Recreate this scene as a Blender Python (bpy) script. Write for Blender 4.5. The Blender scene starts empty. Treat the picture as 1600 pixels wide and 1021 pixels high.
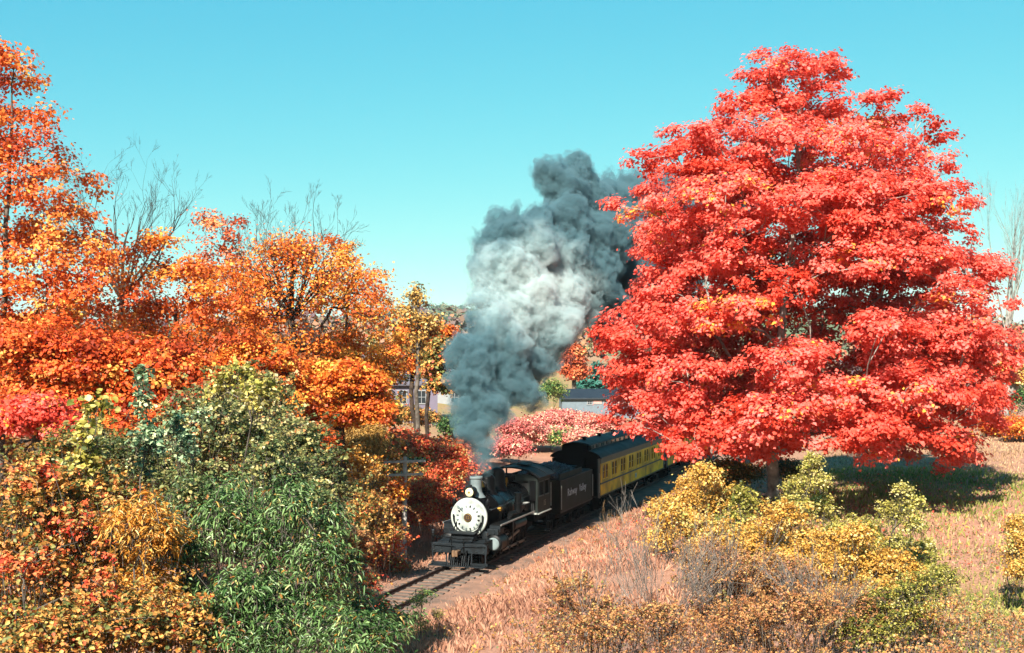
import bpy, bmesh, math, random
import numpy as np
from mathutils import Vector, Matrix

R = math.radians
scene = bpy.context.scene
COL = scene.collection
rng = np.random.default_rng(15)
random.seed(15)

# ------------------------------------------------------------------ camera
CZ, F, HOR = 10.4, 1931.0, 545.0          # eye height, focal length and horizon row of the 1600 px photograph
cam_d = bpy.data.cameras.new('camera')
cam_d.sensor_width = 36.0
cam_d.lens = F / 1600 * 36.0
cam_d.shift_y = (HOR - 510.5) / 1600
cam_d.clip_start, cam_d.clip_end = 0.3, 9000
cam = bpy.data.objects.new('camera', cam_d)
COL.objects.link(cam)
cam.location = (0, 0, CZ)
cam.rotation_euler = (R(90), 0, 0)
scene.camera = cam

# ------------------------------------------------------------------ sky, sun, exposure
SUN_AZ = math.atan2(-0.94, -0.33)          # towards the sun, seen from above
SUN_EL = R(39)
world = bpy.data.worlds.new('World')
scene.world = world
world.use_nodes = True
wn, wl = world.node_tree.nodes, world.node_tree.links
wn.clear()
sky = wn.new('ShaderNodeTexSky')
sky.sky_type = 'NISHITA'
sky.sun_disc = False
sky.sun_elevation = SUN_EL
sky.sun_rotation = math.pi / 2 - SUN_AZ
sky.altitude = 200
sky.air_density = 1.0
sky.dust_density = 0.15
sky.ozone_density = 1.6
tint = wn.new('ShaderNodeMixRGB')
tint.blend_type = 'MULTIPLY'
tint.inputs[0].default_value = 1.0
tint.inputs[2].default_value = (0.50, 1.06, 0.92, 1)
bg = wn.new('ShaderNodeBackground')
bg.inputs[1].default_value = 0.056
wo = wn.new('ShaderNodeOutputWorld')
sep = wn.new('ShaderNodeSeparateColor'); cmb = wn.new('ShaderNodeCombineColor')
pw = wn.new('ShaderNodeMath'); pw.operation = 'POWER'; pw.inputs[1].default_value = 1.3      # deeper cyan overhead, as the film shows it
ml = wn.new('ShaderNodeMath'); ml.operation = 'MULTIPLY'; ml.inputs[1].default_value = 0.592
wl.new(sky.outputs[0], tint.inputs[1]); wl.new(tint.outputs[0], sep.inputs[0])
wl.new(sep.outputs[0], pw.inputs[0]); wl.new(pw.outputs[0], ml.inputs[0]); wl.new(ml.outputs[0], cmb.inputs[0])
for ch, p_, k_ in ((1, .60, 1.60), (2, .30, 2.92)):
    a_ = wn.new('ShaderNodeMath'); a_.operation = 'POWER'; a_.inputs[1].default_value = p_
    c_ = wn.new('ShaderNodeMath'); c_.operation = 'MULTIPLY'; c_.inputs[1].default_value = k_
    wl.new(sep.outputs[ch], a_.inputs[0]); wl.new(a_.outputs[0], c_.inputs[0]); wl.new(c_.outputs[0], cmb.inputs[ch])
wl.new(cmb.outputs[0], bg.inputs[0])
wl.new(bg.outputs[0], wo.inputs[0])

sun_d = bpy.data.lights.new('sun', 'SUN')
sun_d.energy = 5.0
sun_d.angle = R(0.5)
sun_d.color = (1.0, 0.94, 0.84)
sun = bpy.data.objects.new('sun', sun_d)
COL.objects.link(sun)
sv = Vector((math.cos(SUN_AZ) * math.cos(SUN_EL), math.sin(SUN_AZ) * math.cos(SUN_EL), math.sin(SUN_EL)))
sun.location = sv * 200
sun.rotation_euler = sv.to_track_quat('Z', 'Y').to_euler()

vs = scene.view_settings
vs.view_transform = 'Standard'
vs.look = 'None'
vs.gamma = 1.0
vs.use_curve_mapping = False
vs.exposure = 1.62

cy = scene.cycles
cy.use_denoising = True
cy.max_bounces = 6
cy.diffuse_bounces = 2
cy.glossy_bounces = 2
cy.transmission_bounces = 2
cy.volume_bounces = 3
cy.caustics_reflective = cy.caustics_refractive = False
cy.sample_clamp_indirect = 4.0

# ------------------------------------------------------------------ materials
def lin(hexcol, k=0.76):
    h = hexcol.lstrip('#')
    out = []
    for i in (0, 2, 4):
        c = int(h[i:i + 2], 16) / 255
        out.append(min(1.0, (c / 12.92 if c <= .04045 else ((c + .055) / 1.055) ** 2.4) * k))
    return (*out, 1.0)

MATS = {}
def mat_base(name):
    m = bpy.data.materials.new(name)
    m.use_nodes = True
    nt = m.node_tree
    nt.nodes.clear()
    out = nt.nodes.new('ShaderNodeOutputMaterial')
    return m, nt, out

def paint(name, col, rough=0.5, metal=0.0, var=0.25, scale=3.0, spec=0.5, dirt=None, bump=0.0):
    """Painted or bare surface with uneven tone, roughness and a little relief."""
    if name in MATS:
        return MATS[name]
    m, nt, out = mat_base(name)
    N, L = nt.nodes, nt.links
    p = N.new('ShaderNodeBsdfPrincipled')
    tc = N.new('ShaderNodeTexCoord')
    nz = N.new('ShaderNodeTexNoise'); nz.inputs['Scale'].default_value = scale; nz.inputs['Detail'].default_value = 6
    L.new(tc.outputs['Object'], nz.inputs['Vector'])
    cr = N.new('ShaderNodeValToRGB')
    d = dirt or tuple(c * (1 - var) for c in col[:3])
    cr.color_ramp.elements[0].position = .3; cr.color_ramp.elements[0].color = (*d[:3], 1)
    cr.color_ramp.elements[1].position = .65; cr.color_ramp.elements[1].color = (*[min(1, c * (1 + var * .5)) for c in col[:3]], 1)
    L.new(nz.outputs[0], cr.inputs[0])
    L.new(cr.outputs[0], p.inputs['Base Color'])
    mr = N.new('ShaderNodeMapRange'); mr.inputs['To Min'].default_value = max(0.05, rough - .12); mr.inputs['To Max'].default_value = min(1, rough + .18)
    L.new(nz.outputs[0], mr.inputs[0]); L.new(mr.outputs[0], p.inputs['Roughness'])
    p.inputs['Metallic'].default_value = metal
    p.inputs['Specular IOR Level'].default_value = spec
    if bump:
        b = N.new('ShaderNodeBump'); b.inputs['Strength'].default_value = bump; b.inputs['Distance'].default_value = .02
        n2 = N.new('ShaderNodeTexNoise'); n2.inputs['Scale'].default_value = scale * 8; n2.inputs['Detail'].default_value = 5
        L.new(tc.outputs['Object'], n2.inputs['Vector']); L.new(n2.outputs[0], b.inputs['Height']); L.new(b.outputs[0], p.inputs['Normal'])
    L.new(p.outputs[0], out.inputs[0])
    MATS[name] = m
    return m

def leafmat(name, stops, trans=0.3, rough=0.55, k=.98):
    """Leaf pigment chosen leaf by leaf from a ramp; thin, so some light comes through."""
    m, nt, out = mat_base(name)
    N, L = nt.nodes, nt.links
    at = N.new('ShaderNodeAttribute'); at.attribute_name = 'tint'
    cr = N.new('ShaderNodeValToRGB')
    el = cr.color_ramp.elements
    el[0].position, el[0].color = stops[0][0], lin(stops[0][1], k)
    el[1].position, el[1].color = stops[-1][0], lin(stops[-1][1], k)
    for pos, c in stops[1:-1]:
        e = el.new(pos); e.color = lin(c, k)
    L.new(at.outputs['Fac'], cr.inputs[0])
    p = N.new('ShaderNodeBsdfPrincipled')
    p.inputs['Roughness'].default_value = rough
    p.inputs['Specular IOR Level'].default_value = 0.3
    t = N.new('ShaderNodeBsdfTranslucent')
    mx = N.new('ShaderNodeMixShader'); mx.inputs[0].default_value = trans
    L.new(cr.outputs[0], p.inputs['Base Color']); L.new(cr.outputs[0], t.inputs[0])
    L.new(p.outputs[0], mx.inputs[1]); L.new(t.outputs[0], mx.inputs[2]); L.new(mx.outputs[0], out.inputs[0])
    MATS[name] = m
    return m

# ------------------------------------------------------------------ object helpers
def props(o, label=None, cat=None, group=None, kind=None):
    if label: o['label'] = label
    if cat: o['category'] = cat
    if group: o['group'] = group
    if kind: o['kind'] = kind
    return o

def link(name, me, parent=None, loc=None, rot=None):
    o = bpy.data.objects.new(name, me)
    COL.objects.link(o)
    if parent: o.parent = parent
    if loc is not None: o.location = loc
    if rot is not None: o.rotation_euler = rot
    return o

def empty(name, loc, rz=0.0):
    o = bpy.data.objects.new(name, None)
    COL.objects.link(o)
    o.location = loc
    o.rotation_euler = (0, 0, rz)
    o.empty_display_size = .3
    return o

def fast_mesh(name, V, sizes, idx, mat, tint=None, smooth=False):
    me = bpy.data.meshes.new(name)
    V = np.asarray(V, np.float32); sizes = np.asarray(sizes, np.int32); idx = np.asarray(idx, np.int32)
    me.vertices.add(len(V)); me.vertices.foreach_set('co', V.ravel())
    me.loops.add(len(idx)); me.loops.foreach_set('vertex_index', idx)
    me.polygons.add(len(sizes))
    st = np.concatenate([[0], np.cumsum(sizes)[:-1]]).astype(np.int32)
    me.polygons.foreach_set('loop_start', st)
    if smooth: me.polygons.foreach_set('use_smooth', np.ones(len(sizes), bool))
    if tint is not None:
        a = me.attributes.new('tint', 'FLOAT', 'FACE')
        a.data.foreach_set('value', np.asarray(tint, np.float32))
    me.update(calc_edges=True)
    me.materials.append(mat)
    return me

class MB:
    """Collects simple solids; build() links them as one mesh object."""
    def __init__(s): s.bm = bmesh.new()
    def box(s, c, d, rot=None, bevel=0.0):
        r = bmesh.ops.create_cube(s.bm, size=1.0)
        M = Matrix.Translation(c) @ (rot.to_4x4() if rot is not None else Matrix.Identity(4)) @ Matrix.Diagonal((*d, 1))
        bmesh.ops.transform(s.bm, matrix=M, verts=r['verts'])
        if bevel:
            ed = list({e for v in r['verts'] for e in v.link_edges})
            bmesh.ops.bevel(s.bm, geom=ed, offset=bevel, segments=2, affect='EDGES', profile=.6)
        return s
    def cone(s, p0, p1, r0, r1, n=16, cap=True):
        p0, p1 = Vector(p0), Vector(p1)
        d = p1 - p0
        r = bmesh.ops.create_cone(s.bm, cap_ends=cap, segments=n, radius1=r0, radius2=r1, depth=d.length)
        M = Matrix.Translation((p0 + p1) / 2) @ d.to_track_quat('Z', 'Y').to_matrix().to_4x4()
        bmesh.ops.transform(s.bm, matrix=M, verts=r['verts'])
        return s
    def cyl(s, p0, p1, r, n=16): return s.cone(p0, p1, r, r, n)
    def tube(s, pts, r, n=8):
        for a, b in zip(pts[:-1], pts[1:]): s.cyl(a, b, r, n)
        for p in pts[1:-1]:
            q = bmesh.ops.create_icosphere(s.bm, subdivisions=1, radius=r * 1.02)
            bmesh.ops.translate(s.bm, vec=p, verts=q['verts'])
        return s
    def lathe(s, prof, c, axis='Z', n=24):
        """prof: list of (radius, height) along axis, closed where the radius is 0."""
        rings = []
        for r, h in prof:
            ring = []
            for k in range(n if r > 1e-6 else 1):
                a = 2 * math.pi * k / n
                if axis == 'Z': v = (c[0] + r * math.cos(a), c[1] + r * math.sin(a), c[2] + h)
                elif axis == 'X': v = (c[0] + h, c[1] + r * math.cos(a), c[2] + r * math.sin(a))
                else: v = (c[0] + r * math.sin(a), c[1] + h, c[2] + r * math.cos(a))
                ring.append(s.bm.verts.new(v))
            rings.append(ring)
        for A, B in zip(rings[:-1], rings[1:]):
            for k in range(n):
                if len(A) == 1 and len(B) == 1: continue
                if len(A) == 1: s.bm.faces.new((A[0], B[k], B[(k + 1) % n]))
                elif len(B) == 1: s.bm.faces.new((A[k], A[(k + 1) % n], B[0]))
                else: s.bm.faces.new((A[k], A[(k + 1) % n], B[(k + 1) % n], B[k]))
        return s
    def extrude(s, pts2, x0, x1, plane='YZ'):
        """outline in YZ (or XZ) pushed along X (or Y)."""
        f = (lambda a, b, t: (t, a, b)) if plane == 'YZ' else ((lambda a, b, t: (a, t, b)) if plane == 'XZ' else (lambda a, b, t: (a, b, t)))
        A = [s.bm.verts.new(f(a, b, x0)) for a, b in pts2]
        B = [s.bm.verts.new(f(a, b, x1)) for a, b in pts2]
        s.bm.faces.new(A); s.bm.faces.new(list(reversed(B)))
        n = len(A)
        for k in range(n): s.bm.faces.new((A[k], B[k], B[(k + 1) % n], A[(k + 1) % n]))
        return s
    def mesh(s, name, mat, smooth=None):
        bmesh.ops.recalc_face_normals(s.bm, faces=s.bm.faces)
        me = bpy.data.meshes.new(name)
        s.bm.to_mesh(me); s.bm.free()
        me.materials.append(mat)
        if smooth:
            me.shade_smooth()
            me.set_sharp_from_angle(angle=R(smooth))
        return me
    def build(s, name, mat, parent=None, smooth=None, loc=None, rot=None):
        return link(name, s.mesh(name, mat, smooth), parent, loc, rot)

def text_mesh(name, body, size, mat, parent, M, ext=0.004, spacing=1.0, shear=0.0):
    cu = bpy.data.curves.new(name, 'FONT')
    cu.body = body; cu.size = size; cu.extrude = ext; cu.align_x = 'CENTER'; cu.align_y = 'CENTER'
    cu.space_character = spacing; cu.shear = shear; cu.resolution_u = 3
    tmp = bpy.data.objects.new(name + '_tmp', cu); COL.objects.link(tmp)
    bpy.context.view_layer.update()
    me = bpy.data.meshes.new_from_object(tmp.evaluated_get(bpy.context.evaluated_depsgraph_get()))
    bpy.data.objects.remove(tmp); bpy.data.curves.remove(cu)
    me.materials.clear(); me.materials.append(mat)
    o = link(name, me, parent)
    o.matrix_local = M
    return o

def copy_thing(root, loc=None):
    c = root.copy(); COL.objects.link(c)
    for ch in root.children:
        d = ch.copy(); COL.objects.link(d); d.parent = c
        for g in ch.children:
            e = g.copy(); COL.objects.link(e); e.parent = d
    if loc is not None: c.location = loc
    return c

# ------------------------------------------------------------------ places
X0, Y0 = -2.45, 57.0                      # where the pilot of the locomotive stands on the rails
TX, TY = 0.319, 0.948                     # direction of the track, away from the camera
def at(px, py, Y):
    return Vector(((px - 800) / F * Y, Y, CZ - (py - HOR) / F * Y))
def track(s, d=0.0, z=0.0):
    return Vector((X0 + TX * s + TY * d, Y0 + TY * s - TX * d, z))
def sstep(a, b, x):
    t = np.clip((x - a) / (b - a), 0, 1)
    return t * t * (3 - 2 * t)
def hnoise(x, y):
    return (np.sin(x * .31 + 1.3) * np.cos(y * .27 - .4) * .5 + np.sin(x * .83 + y * .61) * .25 + np.sin(x * 1.9 - y * 1.5 + 2.) * .12)
def ground_h(x, y):
    x = np.asarray(x, float); y = np.asarray(y, float)
    d = (x - X0) * TY - (y - Y0) * TX
    r = np.maximum(d - 2.4, 0)
    right = 3.9 * (1 - np.exp(-r * .105))
    right = right + 0.012 * np.maximum(y - 90, 0) * sstep(6, 30, d)
    hill = 5.4 * np.exp(-(x * x) / (2 * 15.0 ** 2) - (y * y) / (2 * 12.5 ** 2)) * sstep(2, 13, d)
    l = np.maximum(-d - 3.2, 0)
    left = 1.9 * (1 - np.exp(-l * .12)) + .1 * np.maximum(-d - 14, 0) * np.exp(-np.maximum(-d - 60, 0) / 80)
    left = np.minimum(left, 9 + .3 * hnoise(x * .1, y * .1))
    dip = 1.9 * np.exp(-((y - 45) / 13.0) ** 2) * sstep(9, 16, x) * sstep(60, 34, x)
    right = right - dip
    rough = hnoise(x, y) * .16 * sstep(2.6, 6, np.abs(d))
    return right + hill + left + rough - .12
def G(x, y): return float(ground_h(x, y))
# ------------------------------------------------------------------ ground
def ground_mat():
    m, nt, out = mat_base('earth_and_dry_turf')
    N, L = nt.nodes, nt.links
    tc = N.new('ShaderNodeTexCoord')
    def noise(scale, det=6, rough=.6):
        n = N.new('ShaderNodeTexNoise'); n.inputs['Scale'].default_value = scale
        n.inputs['Detail'].default_value = det; n.inputs['Roughness'].default_value = rough
        L.new(tc.outputs['Object'], n.inputs['Vector']); return n
    def ramp(src, a, b, ca, cb):
        r = N.new('ShaderNodeValToRGB'); r.color_ramp.elements[0].position = a; r.color_ramp.elements[1].position = b
        r.color_ramp.elements[0].color = ca; r.color_ramp.elements[1].color = cb
        L.new(src, r.inputs[0]); return r
    def mix(f, a, b):
        x = N.new('ShaderNodeMixRGB'); L.new(f, x.inputs[0]); L.new(a, x.inputs[1]); L.new(b, x.inputs[2]); return x.outputs[0]
    base = ramp(noise(.9, 8).outputs[0], .3, .72, lin('#9c6c57'), lin('#c08e74'))
    fine = ramp(noise(9, 8, .75).outputs[0], .38, .66, lin('#835b49'), lin('#c69a80'))
    mm = N.new('ShaderNodeMixRGB'); mm.inputs[0].default_value = .5
    L.new(base.outputs[0], mm.inputs[1]); L.new(fine.outputs[0], mm.inputs[2])
    green = ramp(noise(4, 6).outputs[0], .3, .7, lin('#6d6a35'), lin('#a39a58'))
    at_ = N.new('ShaderNodeAttribute'); at_.attribute_name = 'tint'
    gm = N.new('ShaderNodeMath'); gm.operation = 'MULTIPLY'; L.new(at_.outputs['Fac'], gm.inputs[0])
    g2 = ramp(noise(.5, 5).outputs[0], .35, .6, (.3, .3, .3, 1), (1, 1, 1, 1)); L.new(g2.outputs[0], gm.inputs[1])
    c = mix(gm.outputs[0], mm.outputs[0], green.outputs[0])
    p = N.new('ShaderNodeBsdfPrincipled'); p.inputs['Roughness'].default_value = .95; p.inputs['Specular IOR Level'].default_value = .15
    L.new(c, p.inputs['Base Color'])
    b = N.new('ShaderNodeBump'); b.inputs['Strength'].default_value = .7; b.inputs['Distance'].default_value = .12
    L.new(noise(6, 9, .7).outputs[0], b.inputs['Height']); L.new(b.outputs[0], p.inputs['Normal'])
    L.new(p.outputs[0], out.inputs[0])
    return m

def axis_pts(core0, core1, step, far0, far1, grow=1.22):
    mid = list(np.arange(core0, core1 + 1e-6, step)); a, st = [], step
    x = core1
    while x < far1: st *= grow; x += st; mid.append(x)
    x, st = core0, step
    while x > far0: st *= grow; x -= st; a.append(x)
    return np.array(a[::-1] + mid)

gx = axis_pts(-30, 44, .9, -3000, 3000); gy = axis_pts(-8, 120, 1.0, -400, 4000)
GXX, GYY = np.meshgrid(gx, gy)
GZ = ground_h(GXX, GYY)
nx, ny = len(gx), len(gy)
ii = (np.arange(ny - 1)[:, None] * nx + np.arange(nx - 1)[None, :]).ravel()
quads = np.stack([ii, ii + 1, ii + 1 + nx, ii + nx], 1)
gcx, gcy = GXX.ravel()[ii], GYY.ravel()[ii]
gd = (gcx - X0) * TY - (gcy - Y0) * TX
# where the turf is still green: the shaded lawn below the maple, the verge at lower right, the slopes beyond the line
gt = .85 * sstep(11, 15, gcx) * (1 - sstep(38, 50, gcy)) + .25 * sstep(-8, -30, gd) + .55 * sstep(100, 140, gcy) * sstep(20, 5, gcx) + .1 * sstep(68, 90, gcy) * sstep(10, 20, gcx)
gme = fast_mesh('ground', np.stack([GXX.ravel(), GYY.ravel(), GZ.ravel()], 1), np.full(len(quads), 4), quads.ravel(), ground_mat(), np.clip(gt, 0, 1), smooth=True)
props(link('ground', gme), 'rolling ground of dry pinkish tan turf and low banks', kind='structure')

# far ridge
def ridge_h(x, y):
    prof = 76 + 14 * np.sin(x / 310. + .9) + 7 * np.sin(x / 97. + 2) + 4 * np.sin(x / 41.)
    a = prof * np.exp(-((y - 2300) / 520.) ** 2)
    b = (44 + 8 * np.sin(x / 150.)) * np.exp(-((y - 1350) / 280.) ** 2)
    return np.maximum(a, b) + 3 * np.sin(x / 23. + y / 31.) * np.exp(-((y - 1800) / 900.) ** 2) - 14 * (1 - np.exp(-((y - 1900) / 1300.) ** 4)) - 6
hx = np.linspace(-2600, 3400, 150); hy = np.linspace(800, 3700, 60)
HX, HY = np.meshgrid(hx, hy); HZ = ridge_h(HX, HY)
ii = (np.arange(59)[:, None] * 150 + np.arange(149)[None, :]).ravel()
hq = np.stack([ii, ii + 1, ii + 151, ii + 150], 1)
hm = paint('hill_turf', lin('#5d6a48'), .95, scale=.01, var=.4, spec=.1)
props(link('hills', fast_mesh('hills', np.stack([HX.ravel(), HY.ravel(), HZ.ravel()], 1), np.full(len(hq), 4), hq.ravel(), hm, smooth=True)),
      'wooded ridge closing the valley beyond the smoke', kind='structure')

# ------------------------------------------------------------------ track
bal = paint('cinder_ballast', lin('#94705c'), .95, var=.3, scale=1.1, spec=.15, dirt=lin('#6f5c50')[:3], bump=1.0)
n_s = 120
ss = np.linspace(-75, 130, n_s)
bv, off = [], [(-2.6, -.2), (-1.9, .06), (-.7, .115), (.7, .115), (1.9, .06), (2.6, -.2)]
for s in ss:
    for d, z in off:
        p = track(s, d + random.uniform(-.12, .12), z + random.uniform(-.015, .015)); bv.append(p)
bq = [(i * 6 + k, i * 6 + k + 1, (i + 1) * 6 + k + 1, (i + 1) * 6 + k) for i in range(n_s - 1) for k in range(5)]
props(link('ballast', fast_mesh('ballast', [tuple(v) for v in bv], [4] * len(bq), np.array(bq).ravel(), bal, smooth=True)),
      'low bed of earth and dark cinders under the rails', kind='structure')

TRZ = math.atan2(-TY, -TX)                 # local +X runs with the train, local +Y is the side we see
def local_root(name, s):
    return empty(name, track(s), TRZ)
trk = local_root('railway_track', 0.0)
props(trk, 'single railway line of two dark rails on weathered sleepers', kind='structure')
rail_m = paint('rusty_rail', lin('#3a2a24'), .55, .5, var=.5, scale=4)
rail_top = .09 + .13 + .15
tie_m = paint('weathered_sleeper', lin('#625850'), .95, var=.5, scale=5, bump=.6, spec=.1)
RZ = 0.0                                    # train heights are measured from the rail head
for o_, sgn in ((0, -1), (1, 1)):
    mb = MB()
    prof = [(-.07, .0), (.07, .0), (.07, .02), (.012, .04), (.012, .10), (.036, .11), (.036, .145), (-.036, .145), (-.036, .11), (-.012, .10), (-.012, .04), (-.07, .02)]
    mb.extrude([(sgn * .7525 + a, b) for a, b in prof], 75, -130)
    mb.build('rail', rail_m, trk, loc=(0, 0, .155))
tm = None
for k in range(-48, 130):
    x = k * .62
    if -64 < -x < 45:
        if tm is None:
            b0 = MB(); b0.box((0, 0, 0), (.23, 2.5, .17), bevel=.012); tm = b0.mesh('sleeper', tie_m)
        o = link('sleeper', tm, trk, (x + random.uniform(-.05, .05), random.uniform(-.06, .06), .068 + random.uniform(-.01, .01)), (0, 0, random.uniform(-.03, .03)))
TZ = .30                                    # rail head above the datum

sv_, sz_, si_ = [], [], []
stone_m = paint('ballast_stone', lin('#8a7468'), .95, var=.4, scale=1.5, spec=.15, dirt=lin('#4a423e')[:3])
oct_ = np.array([(1, 0, 0), (-1, 0, 0), (0, 1, 0), (0, -1, 0), (0, 0, 1), (0, 0, -1)], float)
of = np.array([(0, 2, 4), (2, 1, 4), (1, 3, 4), (3, 0, 4), (2, 0, 5), (1, 2, 5), (3, 1, 5), (0, 3, 5)])
ns_ = 7000
s_ = rng.uniform(-32, 26, ns_); d_ = rng.normal(size=ns_) * 1.15
px_ = np.stack([X0 + TX * s_ + TY * d_, Y0 + TY * s_ - TX * d_, .085 - .12 * np.maximum(np.abs(d_) - 1.7, 0)], 1)
sv_ = (px_[:, None, :] + oct_[None] * (rng.uniform(.015, .055, ns_))[:, None, None] * rng.uniform(.6, 1.3, (ns_, 6, 1)) + rng.normal(size=(ns_, 6, 3)) * .006).reshape(-1, 3)
props(link('ballast_stones', fast_mesh('ballast_stones', sv_, np.full(ns_ * 8, 3), (np.arange(ns_)[:, None, None] * 6 + of[None]).ravel(), stone_m)), 'loose ballast stones scattered along the track', kind='stuff')

# ------------------------------------------------------------------ train materials
black = paint('engine_black', lin('#0b0d0e'), .45, var=.35, scale=1.6, spec=.14, dirt=lin('#060707')[:3])
blackg = paint('jacket_black_gloss', lin('#08090b'), .25, var=.3, scale=1.3, spec=.3)
soot = paint('sooty_black', lin('#0b0b0c'), .9, var=.4, scale=2, spec=.05)
grimy = paint('grimy_pilot_steel', lin('#141b1f'), .6, var=.5, scale=3.5, spec=.2, dirt=lin('#0e1214')[:3])
silver = paint('smokebox_aluminium_paint', lin('#b9c0b6'), .55, var=.16, scale=2.4, dirt=lin('#858c86')[:3])
silver_d = paint('greyed_aluminium_paint', lin('#6f7c7c'), .6, var=.3, scale=3)
brass = paint('tarnished_brass', lin('#b08a3c'), .4, .8, var=.3, scale=8)
steel = paint('rod_steel', lin('#4c5355'), .35, .8, var=.3, scale=4)
white_edge = paint('white_edge_paint', lin('#a9ada4'), .6, var=.2, scale=6)
cabg = paint('cab_grey_green', lin('#1e2522'), .55, var=.3, scale=2, spec=.15, dirt=lin('#101412')[:3])
roofb = paint('roof_black', lin('#0a0d10'), .6, var=.3, scale=1.2, spec=.15)
tendg = paint('tender_olive_black', lin('#20241a'), .6, var=.3, scale=1.2, spec=.12, dirt=lin('#121410')[:3])
wheel_m = paint('wheel_black', lin('#0a0b0c'), .65, var=.3, scale=3, spec=.15)
yellow = paint('coach_yellow', lin('#ffb81c', 1.0), .5, var=.14, scale=.9, spec=.25, dirt=lin('#b07a0c')[:3])
olive = paint('coach_letterboard', lin('#4a421c'), .5, var=.25, scale=1.2)
cgreen = paint('coach_trim_green', lin('#27322e'), .5, var=.25, scale=2)
inner = paint('dark_interior', lin('#0d0c0a'), .9, var=.1)
letter = paint('lettering_pale', lin('#d5dde0'), .6, var=.2, scale=5)
rust = paint('coupler_rust', lin('#6e5238'), .8, var=.4, scale=8)
coal_m = paint('coal', lin('#141416'), .4, var=.5, scale=9, spec=.8)
lens_m = paint('headlight_lens', lin('#e9ddab'), .12, var=.08, scale=5, spec=1.0)
def glass_mat():
    m, nt, out = mat_base('window_glass')
    p = nt.nodes.new('ShaderNodeBsdfPrincipled'); p.inputs['Base Color'].default_value = (.02, .025, .028, 1)
    p.inputs['Roughness'].default_value = .06; p.inputs['Specular IOR Level'].default_value = .6
    nt.links.new(p.outputs[0], out.inputs[0]); return m
glass = glass_mat()

def disc_wheel(mb, x, y, z, r, sgn, spokes=0):
    """rim, tyre flange, hub and spokes about the Y axis; sgn is the outward side"""
    w = .13
    if spokes:
        n = 28
        mb.lathe([(r * .84, -w / 2), (r, -w / 2), (r, w / 2), (r * .84, w / 2), (r * .84, -w / 2)], (x, y, z), 'Y', n)
        mb.lathe([(0, -w * .6), (r * .2, -w * .6), (r * .2, w * .6), (0, w * .6)], (x, y, z), 'Y', 14)
        for k in range(spokes):
            a = 2 * math.pi * k / spokes
            mb.cone((x + r * .18 * math.cos(a), y, z + r * .18 * math.sin(a)), (x + r * .87 * math.cos(a), y, z + r * .87 * math.sin(a)), r * .075, r * .05, 5, False)
    else:
        mb.lathe([(0, -w / 2), (r * .25, -w / 2), (r * .3, -w * .2), (r * .8, -w * .2), (r * .84, -w / 2), (r, -w / 2), (r, w / 2), (r * .84, w / 2), (r * .8, w * .2), (r * .3, w * .2), (r * .2, w * .75), (0, w * .75)], (x, y, z), 'Y', 24)
    mb.lathe([(r * .9, -sgn * w / 2), (r * 1.06, -sgn * w / 2), (r * 1.06, -sgn * w * .75), (r * .9, -sgn * w * .75)], (x, y, z), 'Y', 24)

# ------------------------------------------------------------------ locomotive (x = 0 at the pilot, running back to negative x; heights above rail head)
loco = local_root('steam_locomotive', 0.0); loco.location.z = TZ
props(loco, 'black steam locomotive with a silver smokebox front leading the yellow coach', 'locomotive')
BZ, BR = 2.15, .90
SX = -1.35                                   # smokebox front
def P(name, m, fn, parent=loco, smooth=None):
    mb = MB(); fn(mb); return mb.build(name, m, parent, smooth)

# boiler and smokebox
P('smokebox', soot, lambda m: m.lathe([(.6, 0), (BR, 0), (BR + .015, -.04), (BR + .015, -.2), (BR, -.22), (BR, -1.75), (.5, -1.75)], (SX, 0, BZ), 'X', 48), smooth=35)
P('boiler', blackg, lambda m: m.lathe([(.5, -1.75), (BR + .03, -1.75), (BR + .05, -4.1), (BR + .13, -5.0), (BR + .13, -6.4), (.3, -6.4)], (SX, 0, BZ), 'X', 48), smooth=35)
for xb in (-1.78, -2.7, -3.6, -4.45, -5.3):
    rr = BR + (.045 if xb > -4.2 else (.045 + (-.08 * (xb + 4.1)) if xb > -5 else .145))
    P('boiler_band', black, lambda m: m.lathe([(rr, 0), (rr + .012, 0), (rr + .012, -.07), (rr, -.07), (rr, 0)], (SX + xb, 0, BZ), 'X', 48))
P('firebox', black, lambda m: m.box((-6.75, 0, 1.62), (2.2, 1.5, 1.3), bevel=.06))
# smokebox front: dished plate, ring and door
sf = P('smokebox_front', silver, lambda m: (m.lathe([(BR + .004, -.1), (BR + .02, -.02), (BR, .05), (BR - .05, .075), (BR - .1, .06), (.64, .06), (.63, .10), (.60, .115), (.4, .155), (.22, .175), (0, .18)], (SX, 0, BZ), 'X', 64)), smooth=28)
for k in range(16):                          # door clamps and bolts round the door ring
    a = 2 * math.pi * (k + .5) / 16
    rad = .535
    cm = MB(); cm.box((SX + .15, rad * math.cos(a), BZ + rad * math.sin(a)), (.05, .055, .10), Matrix.Rotation(a - math.pi / 2, 3, 'X'), .008)
    cm.cyl((SX + .16, (rad - .02) * math.cos(a), BZ + (rad - .02) * math.sin(a)), (SX + .2, (rad - .02) * math.cos(a), BZ + (rad - .02) * math.sin(a)), .018, 6)
    cm.build('door_clamp', silver_d if k % 3 else black, sf)
arc = [(SX + .165, .73 * math.cos(a), BZ + .73 * math.sin(a)) for a in np.linspace(math.pi * .985, math.pi * 2.015, 25)]
P('front_handrail', black, lambda m: (m.tube(arc, .034, 8), [m.cyl((SX + .05, .73 * math.cos(a), BZ + .73 * math.sin(a)), (SX + .17, .73 * math.cos(a), BZ + .73 * math.sin(a)), .022, 6) for a in (math.pi, math.pi * 1.25, math.pi * 1.5, math.pi * 1.75, 2 * math.pi)],
    m.box((SX + .165, .73, BZ + .07), (.04, .075, .13), bevel=.01), m.box((SX + .165, -.73, BZ + .07), (.04, .075, .13), bevel=.01)), sf)
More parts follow.
